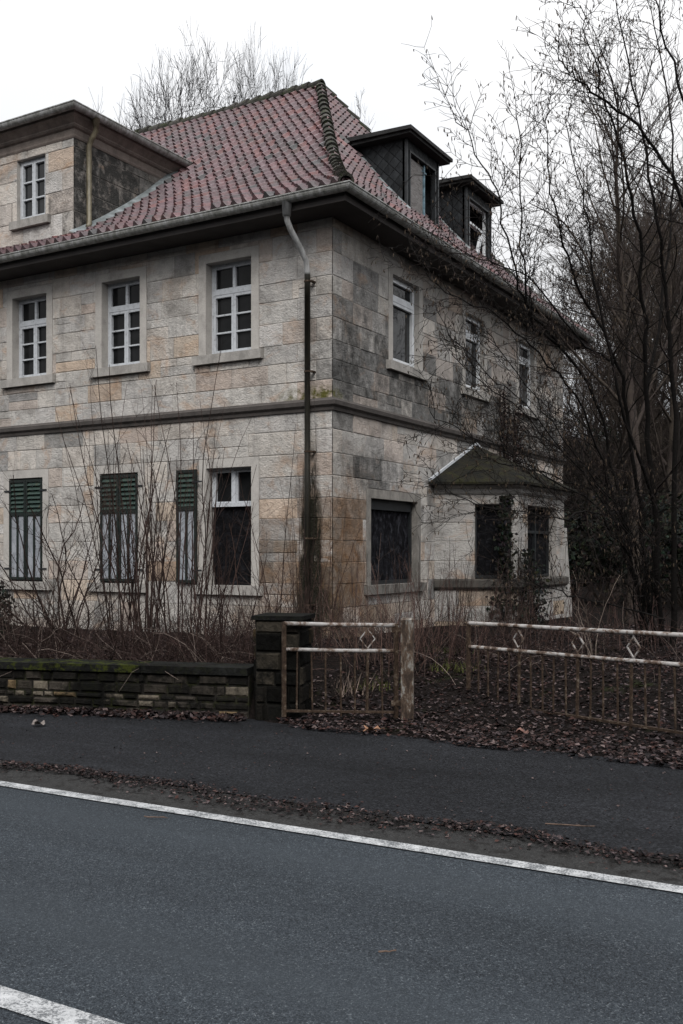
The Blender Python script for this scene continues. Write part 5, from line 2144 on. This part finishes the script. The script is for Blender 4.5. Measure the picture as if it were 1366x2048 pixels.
def ivy_fn(rng):
    r = rng.random()
    if r < 0.42:      # column on the face next to the corner
        z = lerp(0.5, 2.72, rng.random())
        u = L1 - 0.22 + rng.gauss(0, 0.07 + 0.10 * smooth(1.6, 0.6, z))
        q = BF1.p(min(u, L1 + 0.05), z, 0.04 + abs(rng.gauss(0, 0.05)))
        return Vector(q), Vector((BF1.n[0], BF1.n[1], 0))
    if r < 0.8:       # heap over the sill round the corner
        z = lerp(0.35, 1.75, rng.random() ** 1.2)
        u = B1[1] + abs(rng.gauss(0, 0.75)) * smooth(2.1, 0.7, z) + 0.05
        q = BF2.p(u, z, 0.06 + abs(rng.gauss(0, 0.10)))
        return Vector(q), Vector((1, 0, 0))
    z = lerp(0.3, 1.2, rng.random())
    a = rng.uniform(-1.8, 1.2)
    rr = 0.15 + abs(rng.gauss(0, 0.15))
    return Vector((B1[0] + math.cos(a) * rr, B1[1] + math.sin(a) * rr + 0.3, z)), Vector((math.cos(a), math.sin(a), 0))


mb = MB()
leaf_cloud(mb, 1500, ivy_fn, rng, 0.05, 0.10, IV)
mb.build('leaves', 'leaf', ivy)
mb = MB()
mb.setcol((0.03, 0.022, 0.018))
for k in range(5):
    branch(mb, (B1[0] + 0.06, B1[1] + 0.06 * k - 0.1, 0.3), (-0.1, -0.05 + 0.02 * k, 1), rng.uniform(1.2, 2.3), 0.014, 10, rng, 0.07, 0.05, 4, 0.3)
mb.build('stem', 'bark', ivy)

cp = empty('creeper', (HX, 20.2, 3.0))
tag(cp, 'bare dead creeper clinging to the side wall above the bay roof', 'creeper')
mb = MB()
mbl = MB()
for (y0, top) in ((19.55, 4.9), (19.75, 5.15), (19.95, 4.6), (20.35, 4.75), (20.5, 4.35)):
    mb.setcol((0.03, 0.02, 0.017))
    pts = [Vector((HX + 0.05 + rng.uniform(0, 0.04), y0 + rng.gauss(0, 0.05), lerp(3.2, top, k / 9))) for k in range(10)]
    mb.tube(pts, [lerp(0.03, 0.012, k / 9) for k in range(10)], 5, cap=False)
    for k in range(2, 10):
        for _ in range(4):
            branch(mb, pts[k], (0.3, rng.gauss(0, 1), rng.gauss(0.3, 0.5)), rng.uniform(0.1, 0.3), 0.005, 3, rng, 0.25, 0, 3)
        for _ in range(16):
            mbl.setcol(tuple(x * rng.uniform(0.5, 1.3) for x in ((0.05, 0.022, 0.016) if y0 > 20.1 else (0.03, 0.022, 0.016))))
            leaf(mbl, pts[k] + Vector((0.05 + rng.random() * 0.05, rng.gauss(0, 0.07), rng.gauss(0, 0.08))), rng.uniform(0.04, 0.08), rng, 0.8)
mb.build('stem', 'bark', cp)
mbl.build('leaves', 'leaf', cp)


def evergreen(loc, rx, ry, h, n, seed, label, name='evergreen_bush', cols=IV, smin=0.07, smax=0.16):
    rng = random.Random(seed)
    root = empty(name, loc)
    tag(root, label, 'bush')
    lumps = [(rng.uniform(-.6, .6) * rx, rng.uniform(-.6, .6) * ry, h * rng.uniform(0.25, 0.8), rng.uniform(0.3, 0.55)) for _ in range(9)]

    def fn(rng):
        lx, ly, lz, lr = rng.choice(lumps)
        d = Vector((rng.gauss(0, 1), rng.gauss(0, 1), rng.gauss(0, 1))).normalized()
        rr = lr * (0.55 + 0.5 * rng.random())
        return Vector(loc) + Vector((lx + d.x * rr * rx, ly + d.y * rr * ry, max(0.03, lz + d.z * rr * h * 0.75))), d
    mb = MB()
    leaf_cloud(mb, n, fn, rng, smin, smax, cols)
    mb.build('leaves', 'leaf', root)
    mb = MB()
    mb.setcol((0.03, 0.024, 0.02))
    for (lx, ly, lz, lr) in lumps:
        branch(mb, loc, (lx, ly, max(lz, 0.3)), math.sqrt(lx * lx + ly * ly + lz * lz), 0.03, 4, rng, 0.1, 0, 4, 0.4)
    mb.build('stem', 'bark', root)


for (px, d, rx, ry, h, n, sd_, lab) in (
        (1150, 27.5, 1.5, 1.5, 2.6, 2600, 1, 'dark evergreen bush just past the bay corner'),
        (1205, 25.5, 1.7, 1.4, 2.2, 2600, 2, 'broad dark evergreen bush under the hazel between bay and thick trunk'),
        (1290, 27.0, 2.2, 1.5, 3.0, 3400, 3, 'largest dark evergreen bush behind the thick trunk'),
        (1370, 24.0, 2.0, 1.5, 2.6, 3000, 4, 'dark evergreen bush at the edge of the wood beside the gate leaf'),
        (1185, 36.0, 2.2, 2.0, 5.5, 3400, 5, 'tall dark evergreen standing back in the wood past the house')):
    q = gpt(px, d)
    evergreen(q, rx, ry, h, n, sd_, lab)
q = gpt(-12, 13.2)
evergreen(q, 0.35, 0.35, 1.15, 900, 9, 'small dark evergreen bush under the leftmost closed shutters', smin=0.04, smax=0.08)

# moss and dry grass near the gate
mb = MB()
rng = random.Random(71)
for (px, d, n, c) in ((690, 11.2, 90, (0.13, 0.098, 0.08)), (760, 11.4, 130, (0.05, 0.055, 0.012)), (905, 12.0, 160, (0.055, 0.06, 0.016)), (880, 13.5, 120, (0.04, 0.05, 0.015))):
    g0 = gpt(px, d)
    for _ in range(n):
        k = rng.uniform(0.5, 1.4)
        mb.setcol(tuple(x * k for x in c))
        p = g0 + Vector((rng.gauss(0, .16), rng.gauss(0, .16), 0))
        a = rng.uniform(0, 6.28)
        L = rng.uniform(0.08, 0.26) if c[0] > 0.1 else rng.uniform(0.04, 0.12)
        t = rng.uniform(0.2, 0.9)
        tip = p + Vector((math.cos(a) * t, math.sin(a) * t, 1)) * L
        s = Vector((-math.sin(a), math.cos(a), 0)) * 0.006
        mb.face([p - s, p + s, tip])
tag(mb.build('grass', 'leaf'), 'tufts of dry grass and moss in the leaf litter near the gate', 'grass', kind='stuff')
